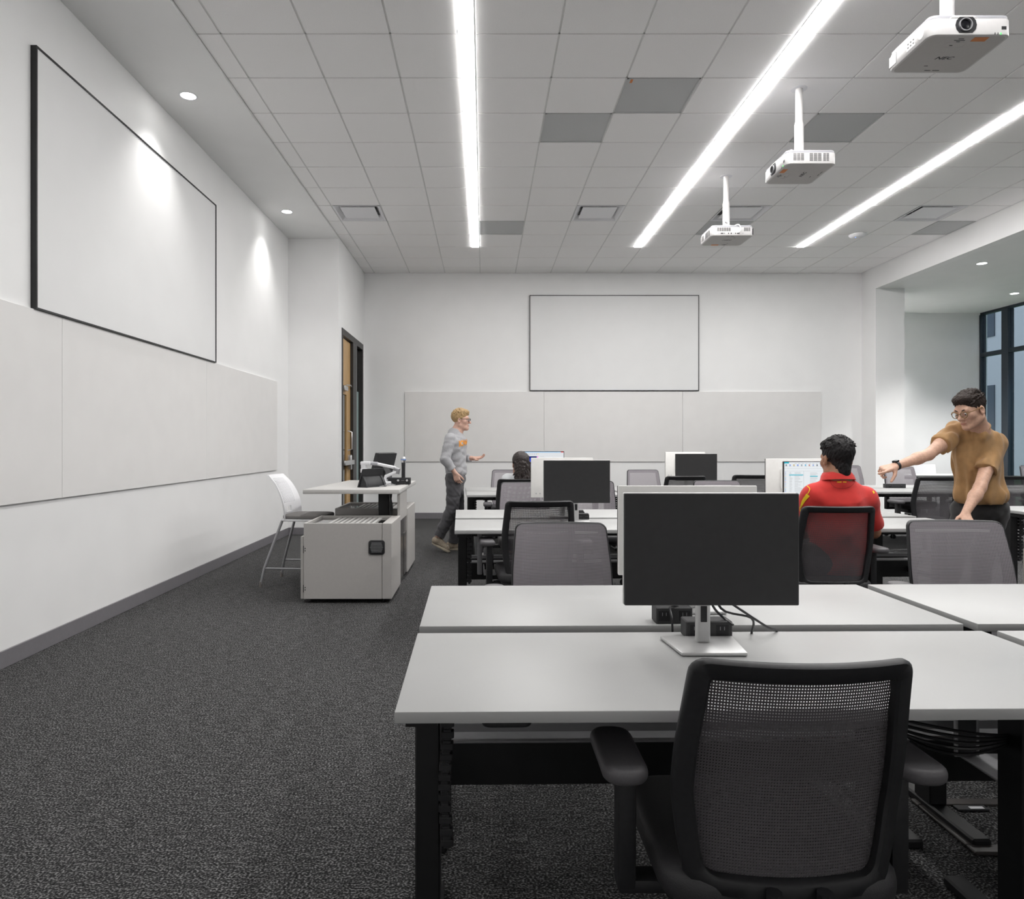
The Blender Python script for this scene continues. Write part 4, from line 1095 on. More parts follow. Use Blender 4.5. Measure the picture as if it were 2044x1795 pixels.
for i in range(5, 9): edge(2*nu+i, 2*nu+i+1); edge(4*nu+i, 4*nu+i+1)
for j in range(2, 4): edge(j*nu+5, (j+1)*nu+5); edge(j*nu+9, (j+1)*nu+9)
bk = obj('back_shell', make_mesh('back_shell', V, F, angle=50), PWHITE, t)
b = MB()
for j in range(20):
    for i in range(13):
        u = -0.62+1.24*i/12; v = 0.36+0.54*j/19
        p = Vector(shell(u, v, -0.0005)); b.box(p-Vector((0.004, 0.0006, 0.004)), p+Vector((0.004, 0.0006, 0.004)))
o = b.build('perforations', mat('perforation_grey', (0.5, 0.5, 0.52), 0.6), bk); o['kind'] = 'stuff'
MB().prism(rrect(0.44, 0.43, 0.09, 6, 0, 0.03), 0.595, 0.615).build('seat_shell', PWHITE, t, bevel=0.008)
MB().prism(rrect(0.42, 0.41, 0.10, 6, 0, 0.035), 0.615, 0.650).build('cushion', CUSH, t, bevel=0.014, seg=3)
STM = mat('stool_tube_grey', (0.36, 0.36, 0.375), 0.4, metal=0.4, var=0.03)
for sx in (-1, 1):
    for sy, yk, yf in ((-1, -0.30, -0.33), (1, 0.28, 0.30)):
        l = MB().tube([(sx*0.17, 0.16*sy, 0.60), (sx*0.245, yk, 0.17), (sx*0.255, yf, 0.02)], 0.0125, 10).build('leg', STM, t)
        MB().lathe([(0.014, 0.0), (0.014, 0.05)], 10, Matrix.Translation((sx*0.254, yf, 0))).build('foot_cap', mat('cap_taupe', (0.22, 0.20, 0.19), 0.6), l)
    MB().tube([(sx*0.245, -0.30, 0.17), (sx*0.245, 0.28, 0.17)], 0.008, 8).build('foot_rail', STM, t)
MB().tube([(-0.245, 0.28, 0.17), (0.245, 0.28, 0.17)], 0.008, 8).build('foot_rail', STM, t)

# ================================================================ people
# Bodies are sculpted as smooth blended volumes and meshed as one continuous surface.
class Vol:
    def __init__(s, lo, hi, h):
        s.lo = np.array(lo, float); s.h = h
        s.n = np.ceil((np.array(hi, float)-s.lo)/h).astype(int)+1
        s.F = np.full(s.n, 0.08, np.float32)
    def sub(s, a, b, m):
        i0 = np.clip(np.floor((np.minimum(a, b)-m-s.lo)/s.h).astype(int), 0, s.n-1)
        i1 = np.clip(np.ceil((np.maximum(a, b)+m-s.lo)/s.h).astype(int)+1, 1, s.n)
        sl = tuple(slice(p, q) for p, q in zip(i0, i1))
        ax = [s.lo[k]+s.h*np.arange(i0[k], i1[k], dtype=np.float32) for k in range(3)]
        return sl, ax[0][:, None, None].astype(np.float32), ax[1][None, :, None].astype(np.float32), ax[2][None, None, :].astype(np.float32)
    def put(s, sl, d, k, carve=False):
        A = s.F[sl]
        if carve: A, d = -A, d
        if k > 0:
            hh = np.maximum(k-np.abs(A-d), 0)/k
            r = np.minimum(A, d) - hh*hh*k*0.25
        else: r = np.minimum(A, d)
        s.F[sl] = -r if carve else r
    def rc(s, a, b, r1, r2, k=0.02, carve=False, clip=()):
        a = np.array(a, float); b = np.array(b, float)
        sl, X, Y, Z = s.sub(a, b, max(r1, r2)+k+0.03)
        ba = b-a; L = max(float(ba@ba), 1e-9)
        dx, dy, dz = X-a[0], Y-a[1], Z-a[2]
        t = np.clip((dx*ba[0]+dy*ba[1]+dz*ba[2])/L, 0, 1)
        d = np.sqrt((dx-t*ba[0])**2+(dy-t*ba[1])**2+(dz-t*ba[2])**2)-(r1+(r2-r1)*t)
        for p, nn in clip:
            nn = np.array(nn, float); nn = nn/np.linalg.norm(nn)
            d = np.maximum(d, (X-p[0])*nn[0]+(Y-p[1])*nn[1]+(Z-p[2])*nn[2])
        s.put(sl, d.astype(np.float32), k, carve)
    def ell(s, c, r, Rm=None, k=0.02, carve=False, clip=()):
        c = np.array(c, float); r = np.array(r, float)
        sl, X, Y, Z = s.sub(c, c, float(r.max())+k+0.03)
        dx, dy, dz = X-c[0], Y-c[1], Z-c[2]
        if Rm is not None:
            e = [dx*Rm[0, i]+dy*Rm[1, i]+dz*Rm[2, i] for i in range(3)]
        else: e = [dx, dy, dz]
        k0 = np.sqrt((e[0]/r[0])**2+(e[1]/r[1])**2+(e[2]/r[2])**2)
        k1 = np.sqrt((e[0]/r[0]**2)**2+(e[1]/r[1]**2)**2+(e[2]/r[2]**2)**2)+1e-6
        d = k0*(k0-1)/k1
        for p, nn in clip:
            nn = np.array(nn, float); nn = nn/np.linalg.norm(nn)
            d = np.maximum(d, (X-p[0])*nn[0]+(Y-p[1])*nn[1]+(Z-p[2])*nn[2])
        s.put(sl, d.astype(np.float32), k, carve)
    def cut(s, p, n):
        n = np.array(n, float); n /= np.linalg.norm(n)
        ax = [s.lo[k]+s.h*np.arange(s.n[k], dtype=np.float32) for k in range(3)]
        d = (ax[0][:, None, None]-p[0])*n[0]+(ax[1][None, :, None]-p[1])*n[1]+(ax[2][None, None, :]-p[2])*n[2]
        s.F = np.maximum(s.F, d.astype(np.float32))
    def wobble(s, amp, freqs, seed=0, squash=(1, 1, 1)):
        """folds / locks: adds a wavy offset in the narrow band around the surface"""
        g = np.random.default_rng(seed)
        idx = np.nonzero(np.abs(s.F) < 0.02)
        p = np.stack([s.lo[k]+s.h*idx[k] for k in range(3)], 1)*np.array(squash)
        v = np.zeros(len(p))
        for f in freqs:
            for _ in range(3):
                d = g.normal(size=3); d /= np.linalg.norm(d)
                w = g.normal(size=3); w /= np.linalg.norm(w)
                v += np.sin(p@d*f + g.uniform(0, 6.28) + 1.3*np.sin(p@w*f*0.6+g.uniform(0, 6.28)))
        s.F[idx] += (amp*v/(3*len(freqs))*1.7).astype(np.float32)
    def mesh(s, name):
        F = s.F; ins = F < 0
        n = np.array(F.shape)
        c = np.zeros(n-1, np.uint8)
        offs = [(i, j, k) for i in (0, 1) for j in (0, 1) for k in (0, 1)]
        for i, j, k in offs: c += ins[i:n[0]-1+i, j:n[1]-1+j, k:n[2]-1+k]
        act = np.nonzero((c > 0) & (c < 8))
        A = np.stack(act, 1)
        vals = {o: F[A[:, 0]+o[0], A[:, 1]+o[1], A[:, 2]+o[2]] for o in offs}
        pos = np.zeros((len(A), 3)); cnt = np.zeros(len(A))
        for o in offs:
            for ax in range(3):
                if o[ax]: continue
                q = list(o); q[ax] = 1; q = tuple(q)
                a, b = vals[o], vals[q]
                m = (a < 0) != (b < 0)
                t = np.where(m, a/np.where(m, a-b, 1), 0)
                for e in range(3):
                    pos[:, e] += np.where(m, (t if e == ax else o[e]), 0)
                cnt += m
        pos = (pos/cnt[:, None]+A)*s.h+s.lo
        idm = np.full(n-1, -1, np.int32); idm[act] = np.arange(len(A))
        quads = []
        for ax in range(3):
            u, v = (ax+1) % 3, (ax+2) % 3
            sl0 = [slice(None)]*3; sl1 = [slice(None)]*3
            sl0[ax] = slice(0, n[ax]-1); sl1[ax] = slice(1, n[ax])
            a = ins[tuple(sl0)]; b = ins[tuple(sl1)]
            E = np.stack(np.nonzero(a != b), 1)
            ok = (E[:, u] > 0) & (E[:, v] > 0) & (E[:, u] < n[u]-1) & (E[:, v] < n[v]-1)
            E = E[ok]
            fl = a[E[:, 0], E[:, 1], E[:, 2]]
            def ids(du, dv):
                e = E.copy(); e[:, u] -= du; e[:, v] -= dv
                return idm[e[:, 0], e[:, 1], e[:, 2]]
            q = np.stack([ids(1, 1), ids(0, 1), ids(0, 0), ids(1, 0)], 1)
            q[~fl] = q[~fl][:, ::-1]
            quads.append(q)
        Q = np.concatenate(quads)
        # two light smoothing passes
        for _ in range(1):
            acc = np.zeros_like(pos); w = np.zeros(len(pos))
            for i in range(4):
                j = (i+1) % 4
                np.add.at(acc, Q[:, i], pos[Q[:, j]]); np.add.at(w, Q[:, i], 1)
                np.add.at(acc, Q[:, j], pos[Q[:, i]]); np.add.at(w, Q[:, j], 1)
            pos = 0.5*pos+0.5*acc/np.maximum(w, 1)[:, None]
        me = bpy.data.meshes.new(name)
        me.vertices.add(len(pos)); me.vertices.foreach_set('co', pos.astype(np.float32).ravel())
        me.loops.add(Q.size); me.loops.foreach_set('vertex_index', Q.astype(np.int32).ravel())
        me.polygons.add(len(Q)); me.polygons.foreach_set('loop_start', np.arange(0, Q.size, 4, dtype=np.int32))
        me.update(calc_edges=True); me.validate()
        me.shade_smooth()
        return me

def v3(*a): return np.array(a, float)
def unit(a): a = np.array(a, float); return a/np.linalg.norm(a)

def head_frame(fwd, up):
    f = unit(fwd); r = unit(np.cross(f, up)); u = np.cross(r, f)
    return np.stack([r, f, u], 1)          # columns: right, forward, up

def sculpt_head(V, c, Rm, neck_to, s=1.0, nr=0.052):
    c = np.array(c, float)
    W = lambda x, y, z: c + Rm @ (np.array([x, y, z])*s)
    def E(x, y, z, rx, ry, rz, k=0.015, carve=False): V.ell(W(x, y, z), np.array([rx, ry, rz])*s, Rm, k, carve)
    V.rc(W(0, -0.025, -0.055), neck_to, nr*s, nr*1.10*s, 0.02)
    E(0, -0.012, 0.035, 0.074, 0.096, 0.083)
    E(0, 0.032, -0.030, 0.061, 0.058, 0.086, 0.03)
    for q in (-1, 1):
        V.rc(W(q*0.050, -0.002, -0.062), W(q*0.012, 0.068, -0.100), 0.022*s, 0.019*s, 0.03)
        E(q*0.042, 0.058, -0.022, 0.022, 0.022, 0.020, 0.025)
        E(q*0.077, -0.004, -0.012, 0.009, 0.019, 0.031, 0.006)
        E(q*0.083, 0.002, -0.008, 0.006, 0.010, 0.018, 0.004, True)
    E(0, 0.078, -0.100, 0.020, 0.017, 0.016, 0.02)
    V.rc(W(-0.036, 0.078, 0.020), W(0.036, 0.078, 0.020), 0.014*s, 0.014*s, 0.02)
    for q in (-1, 1): E(q*0.031, 0.099, -0.001, 0.016, 0.014, 0.011, 0.012, True)
    for q in (-1, 1): E(q*0.031, 0.078, -0.003, 0.014, 0.013, 0.0125, 0.003)
    V.rc(W(0, 0.088, 0.008), W(0, 0.114, -0.031), 0.0085*s, 0.0125*s, 0.012)
    for q in (-1, 1): E(q*0.011, 0.102, -0.035, 0.008, 0.010, 0.008, 0.008)
    E(0, 0.090, -0.062, 0.024, 0.010, 0.0065, 0.008); E(0, 0.088, -0.074, 0.020, 0.010, 0.007, 0.008)
    E(0, 0.101, -0.068, 0.024, 0.006, 0.002, 0.004, True)
    return W

def sculpt_hand(V, wrist, dirv, back, thumb_side, curls=(0.25, 0.3, 0.35, 0.4), s=1.0, thumb=(0.6, 0.2), r0=0.026):
    """dirv: wrist to knuckles, back: out of the back of the hand, thumb_side: across towards the thumb"""
    d = unit(dirv); b = unit(back); b = unit(b-d*(b@d)); t = np.cross(d, b)
    if t @ np.array(thumb_side, float) < 0: t = -t
    w = np.array(wrist, float)
    base = []
    for i, (o, L) in enumerate(((0.030, 0.088), (0.010, 0.092), (-0.010, 0.088), (-0.029, 0.080))):
        kn = w+d*L*s+t*o*s
        V.rc(w+d*0.012*s+t*o*0.55*s, kn, 0.0150*s, 0.0115*s, 0.012)
        base.append(kn)
    for i, (L, r) in enumerate(((0.074, 0.0088), (0.082, 0.0090), (0.076, 0.0086), (0.060, 0.0078))):
        p = base[i]; c = curls[i]; ang = 0
        spread = t*(0.10, 0.02, -0.06, -0.14)[i]
        for q, f in enumerate((0.45, 0.31, 0.24)):
            ang += c*(1.0, 1.25, 0.9)[q]
            dd = unit(d*math.cos(ang)-b*math.sin(ang)+spread*(1 if q == 0 else 0.4))
            e = p+dd*L*f*s
            V.rc(p, e, r*s*(1-0.08*q), r*s*(0.92-0.08*q), 0.004)
            p = e
    p = w+d*0.022*s+t*0.022*s; dd = unit(t*thumb[0]+d*0.8-b*thumb[1])
    e = p+dd*0.046*s; V.rc(p, e, 0.0150*s, 0.0110*s, 0.012)
    dd2 = unit(dd*0.8+d*0.5-b*0.15); e2 = e+dd2*0.032*s; V.rc(e, e2, 0.0105*s, 0.0095*s, 0.004)
    V.rc(e2, e2+unit(dd2+d*0.2)*0.024*s, 0.0095*s, 0.0075*s, 0.004)

def add_hair(W, Rm, s, lo, hi, h, name, style, seed, nape=0.0):
    V = Vol(lo, hi, h)
    g = np.random.default_rng(seed)
    def E(x, y, z, rx, ry, rz, k=0.01, carve=False): V.ell(W(x, y, z), np.array([rx, ry, rz])*s, Rm, k, carve)
    if style == 'short':
        E(0, -0.016, 0.040, 0.0778, 0.102, 0.088)
        E(0, 0.045, 0.088, 0.060, 0.052, 0.032, 0.03)
        for _ in range(150):
            a = g.uniform(0, 2*PI); el = g.uniform(0.25, 1.5)
            n = v3(math.cos(a)*math.cos(el), math.sin(a)*math.cos(el), math.sin(el))
            p = v3(0, -0.014, 0.042)+n*v3(0.078, 0.100, 0.086)
            tdir = v3(g.normal()*0.5, 1.0, g.normal()*0.3); tdir -= n*(tdir@n); tdir = unit(tdir)
            q = p+tdir*0.026+n*0.004
            V.rc(W(*p), W(*q), 0.008*s, 0.0035*s, 0.004)
        E(0, 0.098, -0.040, 0.086, 0.058, 0.100, 0.022, True)        # face opening
        for q in (-1, 1): E(q*0.085, 0.058, -0.045, 0.03, 0.048, 0.062, 0.008, True)
        if nape: E(0, -0.044, -0.050, 0.043, 0.048, 0.050+nape, 0.035)
        V.cut(W(0, -0.06, -0.062-nape), Rm @ v3(0, 0.45, -1))
        for q in (-1, 1): E(q*0.083, -0.004, -0.020, 0.020, 0.024, 0.034, 0.004, True)
        for q in (-1, 1): E(q*0.088, -0.02, -0.085, 0.034, 0.06, 0.05, 0.01, True)
    elif style == 'curly':
        E(0, -0.018, 0.042, 0.080, 0.103, 0.086)
        E(0, 0.035, 0.095, 0.066, 0.062, 0.034, 0.03)
        for _ in range(170):
            a = g.uniform(0, 2*PI); el = g.uniform(0.2, 1.5)
            n = v3(math.cos(a)*math.cos(el), math.sin(a)*math.cos(el), math.sin(el))
            p = v3(0, -0.012, 0.046)+n*v3(0.078, 0.101, 0.086)
            tdir = v3(g.normal(), g.normal(), g.normal()); tdir -= n*(tdir@n); tdir = unit(tdir)
            V.rc(W(*(p-tdir*0.01)), W(*(p+tdir*0.012+n*0.005)), 0.009*s, 0.006*s, 0.004)
        E(0, 0.100, -0.040, 0.086, 0.060, 0.098, 0.008, True)
        for q in (-1, 1): E(q*0.085, 0.042, -0.040, 0.03, 0.048, 0.060, 0.008, True)
        V.cut(W(0, -0.06, -0.060), Rm @ v3(0, 0.45, -1))
        for q in (-1, 1): E(q*0.083, -0.004, -0.018, 0.020, 0.024, 0.036, 0.004, True)
    else:   # long, wavy, gathered at the neck
        E(0, -0.022, 0.040, 0.086, 0.108, 0.090)
        E(0, -0.055, -0.040, 0.080, 0.070, 0.085, 0.03)
        E(0.01, -0.075, -0.105, 0.070, 0.050, 0.075, 0.03)
        for _ in range(200):
            x = g.uniform(-0.08, 0.08); z = g.uniform(-0.16, 0.08)
            y = -0.115-0.02*math.cos(x*20)+0.03*(z > 0.02)
            V.rc(W(x, y+abs(x)*0.5, z), W(x*1.1+g.normal()*0.012, y+abs(x)*0.5+0.004, z-0.05), 0.009*s, 0.005*s, 0.005)
        E(0, 0.098, -0.045, 0.080, 0.065, 0.100, 0.008, True)
    V.wobble(0.0028*s, (260, 420), seed)
    return V.mesh(name)

SKINS = {}
def skin(name, col):
    m = mat(name, col, 0.52, var=0.09, scale=55, bump=0.03, bscale=300)
    b = m.node_tree.nodes['Principled BSDF']
    return m
def cloth(name, col, **k): return mat(name, col, 0.88, var=k.pop('var', 0.10), scale=k.pop('scale', 22), bump=k.pop('bump', 0.10), bscale=900, sheen=0.15)

def place(me, name, m, parent):
    """world-space mesh under a person standing at parent.location (no rotation)"""
    me.transform(Matrix.Translation(-Vector(parent.location)))
    return obj(name, me, m, parent)

def eyes_and_brows(W, Rm, s, t, iris, browcol, brows=True):
    for q in (-1, 1):
        b = MB(); c = Vector(W(q*0.031, 0.0815, -0.003))
        M4 = Matrix.Translation(c) @ Matrix([list(r) for r in Rm]).to_4x4() @ Matrix.Rotation(-PI/2-0.38, 4, 'X')
        prof = [(0.0108*s*math.sin(a), 0.0108*s*math.cos(a)) for a in np.linspace(0.02, PI-0.02, 9)]
        e = MB().lathe(prof, 14, M4); place(make_mesh('eye', e.V, e.F), 'eye', mat('eye_white', (0.70, 0.68, 0.66), 0.3, var=0.02), t)
        e = MB().lathe([(0.0052*s, 0.0096*s), (0.003*s, 0.0109*s), (0.0, 0.0111*s)], 12, M4); place(make_mesh('iris', e.V, e.F), 'iris', mat(iris, (0.03, 0.02, 0.015), 0.2, var=0.05), t)
        if brows:
            pts = [W(q*0.014, 0.093, 0.019), W(q*0.030, 0.092, 0.025), W(q*0.047, 0.080, 0.020)]
            e = MB().tube([Vector(p) for p in pts], [0.003*s, 0.0042*s, 0.002*s], 6); place(make_mesh('eyebrow', e.V, e.F), 'eyebrow', browcol, t)
    pts = [Vector(W(x, 0.098-6*x*x, -0.068)) for x in (-0.021, -0.01, 0, 0.01, 0.021)]
    e = MB().tube(pts, [0.0015*s, 0.0034*s, 0.0036*s, 0.0034*s, 0.0015*s], 6); place(make_mesh('lips', e.V, e.F), 'lips', mat('lip_tone', (0.42, 0.17, 0.14), 0.45, var=0.05), t)

def glasses(W, s, t, matl, r=0.022):
    par = None
    b = MB()
    for q in (-1, 1):
        ring = [Vector(W(q*0.032+r*1.08*math.cos(a), 0.112-0.06*abs(math.cos(a))*0.1-0.15*abs(q*0.032+r*math.cos(a))*0.4, -0.004+r*math.sin(a))) for a in np.linspace(0, 2*PI, 25)[:-1]]
        b.tube(ring, 0.0026*s, 6, closed=True)
        b.tube([Vector(W(q*0.055, 0.105, 0.006)), Vector(W(q*0.074, 0.075, 0.008)), Vector(W(q*0.082, 0.0, 0.008)), Vector(W(q*0.080, -0.012, -0.004))], 0.0024*s, 6)
    b.tube([Vector(W(-0.010, 0.109, 0.002)), Vector(W(0, 0.112, 0.005)), Vector(W(0.010, 0.109, 0.002))], 0.0024*s, 6)
    g = place(make_mesh('glasses', b.V, b.F), 'glasses', matl, t)
    for q in (-1, 1):
        ring = [Vector(W(q*0.032+r*math.cos(a), 0.108-0.06*abs(q*0.032+r*math.cos(a)), -0.004+r*0.95*math.sin(a))) for a in np.linspace(0, 2*PI, 21)[:-1]]
        me = make_mesh('spectacle_lens', [tuple(p) for p in ring], [tuple(range(20))]); place(me, 'spectacle_lens', EYEGL, t).parent = g
    return g

def lettering_on(me, txt, size, c, right, up, inward, matl, name, t, bold=0.0, off=0.002, sx=1.0):
    """flat print laid onto a garment by projecting it along `inward`"""
    V, F = text_geo(txt, size, 0, bold)
    bm = bmesh.new()
    vs = [bm.verts.new((v[0]*sx, v[1], 0)) for v in V]
    for f in F:
        try: bm.faces.new([vs[i] for i in f])
        except ValueError: pass
    bmesh.ops.triangulate(bm, faces=bm.faces)
    for _ in range(2):
        es = [e for e in bm.edges if e.calc_length() > size*0.12]
        if es: bmesh.ops.subdivide_edges(bm, edges=es, cuts=1)
    bmesh.ops.triangulate(bm, faces=bm.faces)
    dg = BVHTree.FromPolygons([v.co.copy() for v in me.vertices], [tuple(p.vertices) for p in me.polygons])
    c, right, up, inward = Vector(c), Vector(right).normalized(), Vector(up).normalized(), Vector(inward).normalized()
    for v in bm.verts:
        p = c+right*v.co.x+up*v.co.y
        hit = dg.ray_cast(p-inward*0.3, inward)
        v.co = (hit[0]-inward*off) if hit[0] is not None else p
    m2 = bpy.data.meshes.new(name); bm.to_mesh(m2); bm.free()
    return obj(name, m2, matl, t)

# ---------------------------------------------------------------- walking man on the left
t1 = thing('person', 'blond man in grey sweatshirt and dark trousers walking to the right', 'person', (-0.31, 8.55, 0))
Y1 = 8.55
def Q(px, py, dy=0.0): p = P(px, py, Y1+dy); return np.array(p)
hc = Q(920.0, 838.5); Rh = head_frame((1, -0.18, -0.03), (0.05, 0, 1)); S1 = 1.03
B = Vol((-0.80, 8.10, -0.02), (0.30, 9.0, 1.84), 0.0055)
nb = Q(911.5, 864)
W1 = sculpt_head(B, hc, Rh, nb, S1, 0.050)
shN, shF = Q(899, 877, -0.17), Q(914, 877, 0.17)
elN, wrN = Q(889, 917, -0.24), Q(908, 944, -0.22)
elF, wrF = Q(922, 913, 0.22), Q(946, 915.5, 0.10)
B.rc(nb, Q(908, 940), 0.07, 0.10, 0.05); B.rc(shN, shF, 0.05, 0.05, 0.04)
B.rc(shN, elN, 0.047, 0.038, 0.03); B.rc(elN, wrN, 0.038, 0.026, 0.02)
B.rc(shF, elF, 0.047, 0.038, 0.03); B.rc(elF, wrF, 0.038, 0.026, 0.02)
sculpt_hand(B, wrN, Q(914, 962, -0.22)-wrN, (-0.35, -1, 0.1), (1, 0, 0.4), (0.45, 0.5, 0.55, 0.6), 1.02)
sculpt_hand(B, wrF, Q(965, 913, 0.02)-wrF, (0.1, 0.4, -1), (0.2, -1, 0.1), (0.10, 0.16, 0.22, 0.28), 1.05, thumb=(0.7, -0.1))
hipN, hipF = Q(908, 957, -0.09), Q(911, 957, 0.09)
knN, anN = Q(902, 1020, -0.10), Q(880, 1074, -0.10)
knF, anF = Q(913, 1022, 0.09), Q(904.5, 1086, 0.09)
heelN = Q(866, 1086, -0.10); heelN[2] = 0.095; toeN = np.array([heelN[0]+0.165, heelN[1]-0.01, 0.006])
heelF = np.array([Q(898, 1095, 0.09)[0], Y1+0.09, 0.004]); toeF = heelF+v3(0.20, -0.015, 0.0)
fN = heelN+(toeN-heelN)*0.6+v3(0.02, 0, 0.035); fF = heelF+(toeF-heelF)*0.6+v3(0, 0, 0.035)
anN = heelN+v3(0.055, 0, 0.085)
B.rc(Q(908, 940), Q(909, 958), 0.10, 0.11, 0.03)
for a, b_, c_ in ((hipN, knN, anN), (hipF, knF, anF)):
    B.rc(a, b_, 0.07, 0.05, 0.03); B.rc(b_, c_, 0.048, 0.036, 0.02)
B.rc(anN, fN, 0.034, 0.020, 0.02); B.rc(anF, fF, 0.034, 0.020, 0.02)
SK1 = skin('skin_fair', (0.60, 0.37, 0.29))
place(B.mesh('body'), 'body', SK1, t1)
HAIR1 = mat('hair_blond', (0.40, 0.265, 0.125), 0.6, var=0.4, scale=160, bump=0.3, stretch=(1, 1, 0.4))
place(add_hair(W1, Rh, S1, hc-0.19, hc+0.19, 0.004, 'hair', 'curly', 3), 'hair', HAIR1, t1)
eyes_and_brows(W1, Rh, S1, t1, 'iris_dark', HAIR1)
glasses(W1, S1, t1, mat('glasses_dark', (0.02, 0.015, 0.02), 0.3))
V = Vol((-0.75, 8.15, 0.80), (0.20, 8.95, 1.60), 0.006)
hemN = v3(0.25, 0, -1)
V.ell(Q(911, 890), (0.125, 0.185, 0.17), None, 0.05)
V.ell(Q(909, 918), (0.130, 0.175, 0.17), None, 0.06)
V.ell(Q(911, 940), (0.128, 0.170, 0.10), None, 0.06)
V.rc(Q(908, 866), Q(909, 880), 0.085, 0.12, 0.05)
V.rc(shN+v3(0, 0.03, 0), shF-v3(0, 0.03, 0), 0.068, 0.068, 0.04)
for a, e, w in ((shN, elN, wrN), (shF, elF, wrF)):
    dW = unit(w-e); end = e+(w-e)*0.72
    V.rc(a, e, 0.068, 0.060, 0.03); V.rc(e, w, 0.060, 0.046, 0.02, clip=[(end, dW)])
V.wobble(0.0065, (34, 70), 5, (1, 1, 1.1)); V.cut(Q(911, 953), hemN)
V.rc(nb+v3(0.012, 0, -0.02), hc, 0.062, 0.056, 0.006, True)
shirt1 = V.mesh('sweatshirt')
o_sh = shirt1.copy()
place(shirt1, 'sweatshirt', cloth('heather_grey', (0.36, 0.36, 0.375), scale=120), t1)
lt = lettering_on(o_sh, 'IOWA', 0.095, Q(927, 884.5, -0.085), (0.62, 0.78, 0.12), (0.0, 0, 1), (-0.70, 0.70, 0), mat('print_orange', (0.75, 0.27, 0.01), 0.7, var=0.06), 'chest_lettering', t1, 0.004, 0.004, 0.85)
lt.location = -Vector(t1.location)
V = Vol((-0.70, 8.25, 0.0), (0.20, 8.85, 1.06), 0.0055)
V.ell(Q(909, 955), (0.125, 0.165, 0.11), None, 0.04)
for a, k_, e in ((hipN, knN, anN), (hipF, knF, anF)):
    d = unit(e-k_); cut = e-d*0.015
    V.rc(a, k_, 0.094, 0.076, 0.05); V.rc(k_, e+d*0.05, 0.076, 0.062, 0.03, clip=[(cut, d)])
V.wobble(0.0065, (34, 75), 9, (1.2, 1.2, 1.2)); V.cut(Q(909, 941), (0, 0, 1))
tr = place(V.mesh('trousers'), 'trousers', cloth('charcoal_twill', (0.075, 0.073, 0.08)), t1)
for a, k_, e in ((hipN, knN, anN), (hipF, knF, anF)):
    d = unit(e-k_); c = e-d*0.035
    b = MB().tube([Vector(c-d*0.028), Vector(c), Vector(c+d*0.022)], [0.066, 0.0665, 0.066], 18); place(make_mesh('cuff', b.V, b.F), 'cuff', MATS['charcoal_twill'], t1).parent = tr
def shoe(heel, toe, upn, t, h=0.0045):
    lo_ = np.minimum(heel, toe)-0.13; hi_ = np.maximum(heel, toe)+0.15
    d = unit(toe-heel); u = unit(np.array(upn, float)-d*(np.array(upn, float)@d))
    A = Vol(lo_, hi_, h)
    A.rc(heel+u*0.045, toe+u*0.034-d*0.03, 0.043, 0.036, 0.03); A.rc(heel+u*0.06, heel+u*0.085+d*0.02, 0.042, 0.040, 0.03)
    A.rc(heel+u*0.06+d*0.05, toe-d*0.08+u*0.045, 0.042, 0.036, 0.03)
    A.cut(heel+u*0.016, -u); A.cut(heel+u*0.098, u-d*0.15)
    sh = place(A.mesh('shoe'), 'shoe', mat('sneaker_beige', (0.36, 0.30, 0.23), 0.8, var=0.25, scale=30), t)
    r = np.cross(d, u); pts = []
    L = np.linalg.norm(toe-heel)
    for a in np.linspace(0, 2*PI, 28)[:-1]:
        ca, sa = math.cos(a), math.sin(a)
        pts.append(heel+d*(L/2+(L/2+0.030)*ca)+r*sa*(0.043+0.006*ca))
    b = MB(); n = len(pts); vs = [tuple(p-u*0.004) for p in pts]+[tuple(p+u*0.024) for p in pts]
    b.add(vs, [tuple(range(n))[::-1], tuple(range(n, 2*n))]+[(i, (i+1) % n, (i+1) % n+n, i+n) for i in range(n)])
    place(make_mesh('sole', b.V, b.F, 0.004), 'sole', mat('sole_cream', (0.50, 0.44, 0.34), 0.7, var=0.08), t).parent = sh
    for k in range(4):
        c = heel+d*(L*0.48+0.022*k)+u*(0.083-0.006*k)
        b = MB().tube([Vector(c-r*0.022), Vector(c+u*0.006), Vector(c+r*0.022)], 0.003, 6)
        place(make_mesh('lace', b.V, b.F), 'lace', WCORD, t).parent = sh
shoe(heelN, toeN, (0.35, 0, 1), t1)
shoe(heelF, toeF, (0, 0, 1), t1)
for e, k_ in ((anN, knN), (anF, knF)):
    d = unit(k_-e); b = MB().tube([Vector(e-d*0.03), Vector(e+d*0.01), Vector(e+d*0.07)], [0.036, 0.039, 0.040], 16)
    place(make_mesh('sock', b.V, b.F), 'sock', cloth('dark_sock', (0.05, 0.04, 0.035)), t1)

# ---------------------------------------------------------------- man in the tan T-shirt
t2 = thing('person', 'dark-haired man in tan T-shirt leaning on the table and pointing left', 'person', (3.72, 5.40, 0))
def G(px, py, Y): return np.array(P(px, py, Y))
Y2 = 5.32
hc2 = G(1937, 817.5, Y2-0.10); Rh2 = head_frame((-0.95, -0.30, -0.36), (-0.30, -0.05, 1)); S2 = 1.12
B = Vol((2.76, 4.78, -0.02), (4.05, 5.75, 1.78), 0.0052)
nb2 = G(1954, 860, Y2-0.02)
W2 = sculpt_head(B, hc2, Rh2, nb2, S2, 0.054)
shR, shL = G(1907, 864, Y2+0.07), G(1986, 886, Y2+0.05)
elR, wrR = G(1853, 908, Y2-0.10), G(1787, 931, Y2-0.22)
elL, wrL = G(1956, 974, 5.14), G(1927, 1025, 5.03)
B.rc(nb2, G(1955, 985, Y2+0.03), 0.06, 0.08, 0.05); B.rc(shR, shL, 0.055, 0.055, 0.04)
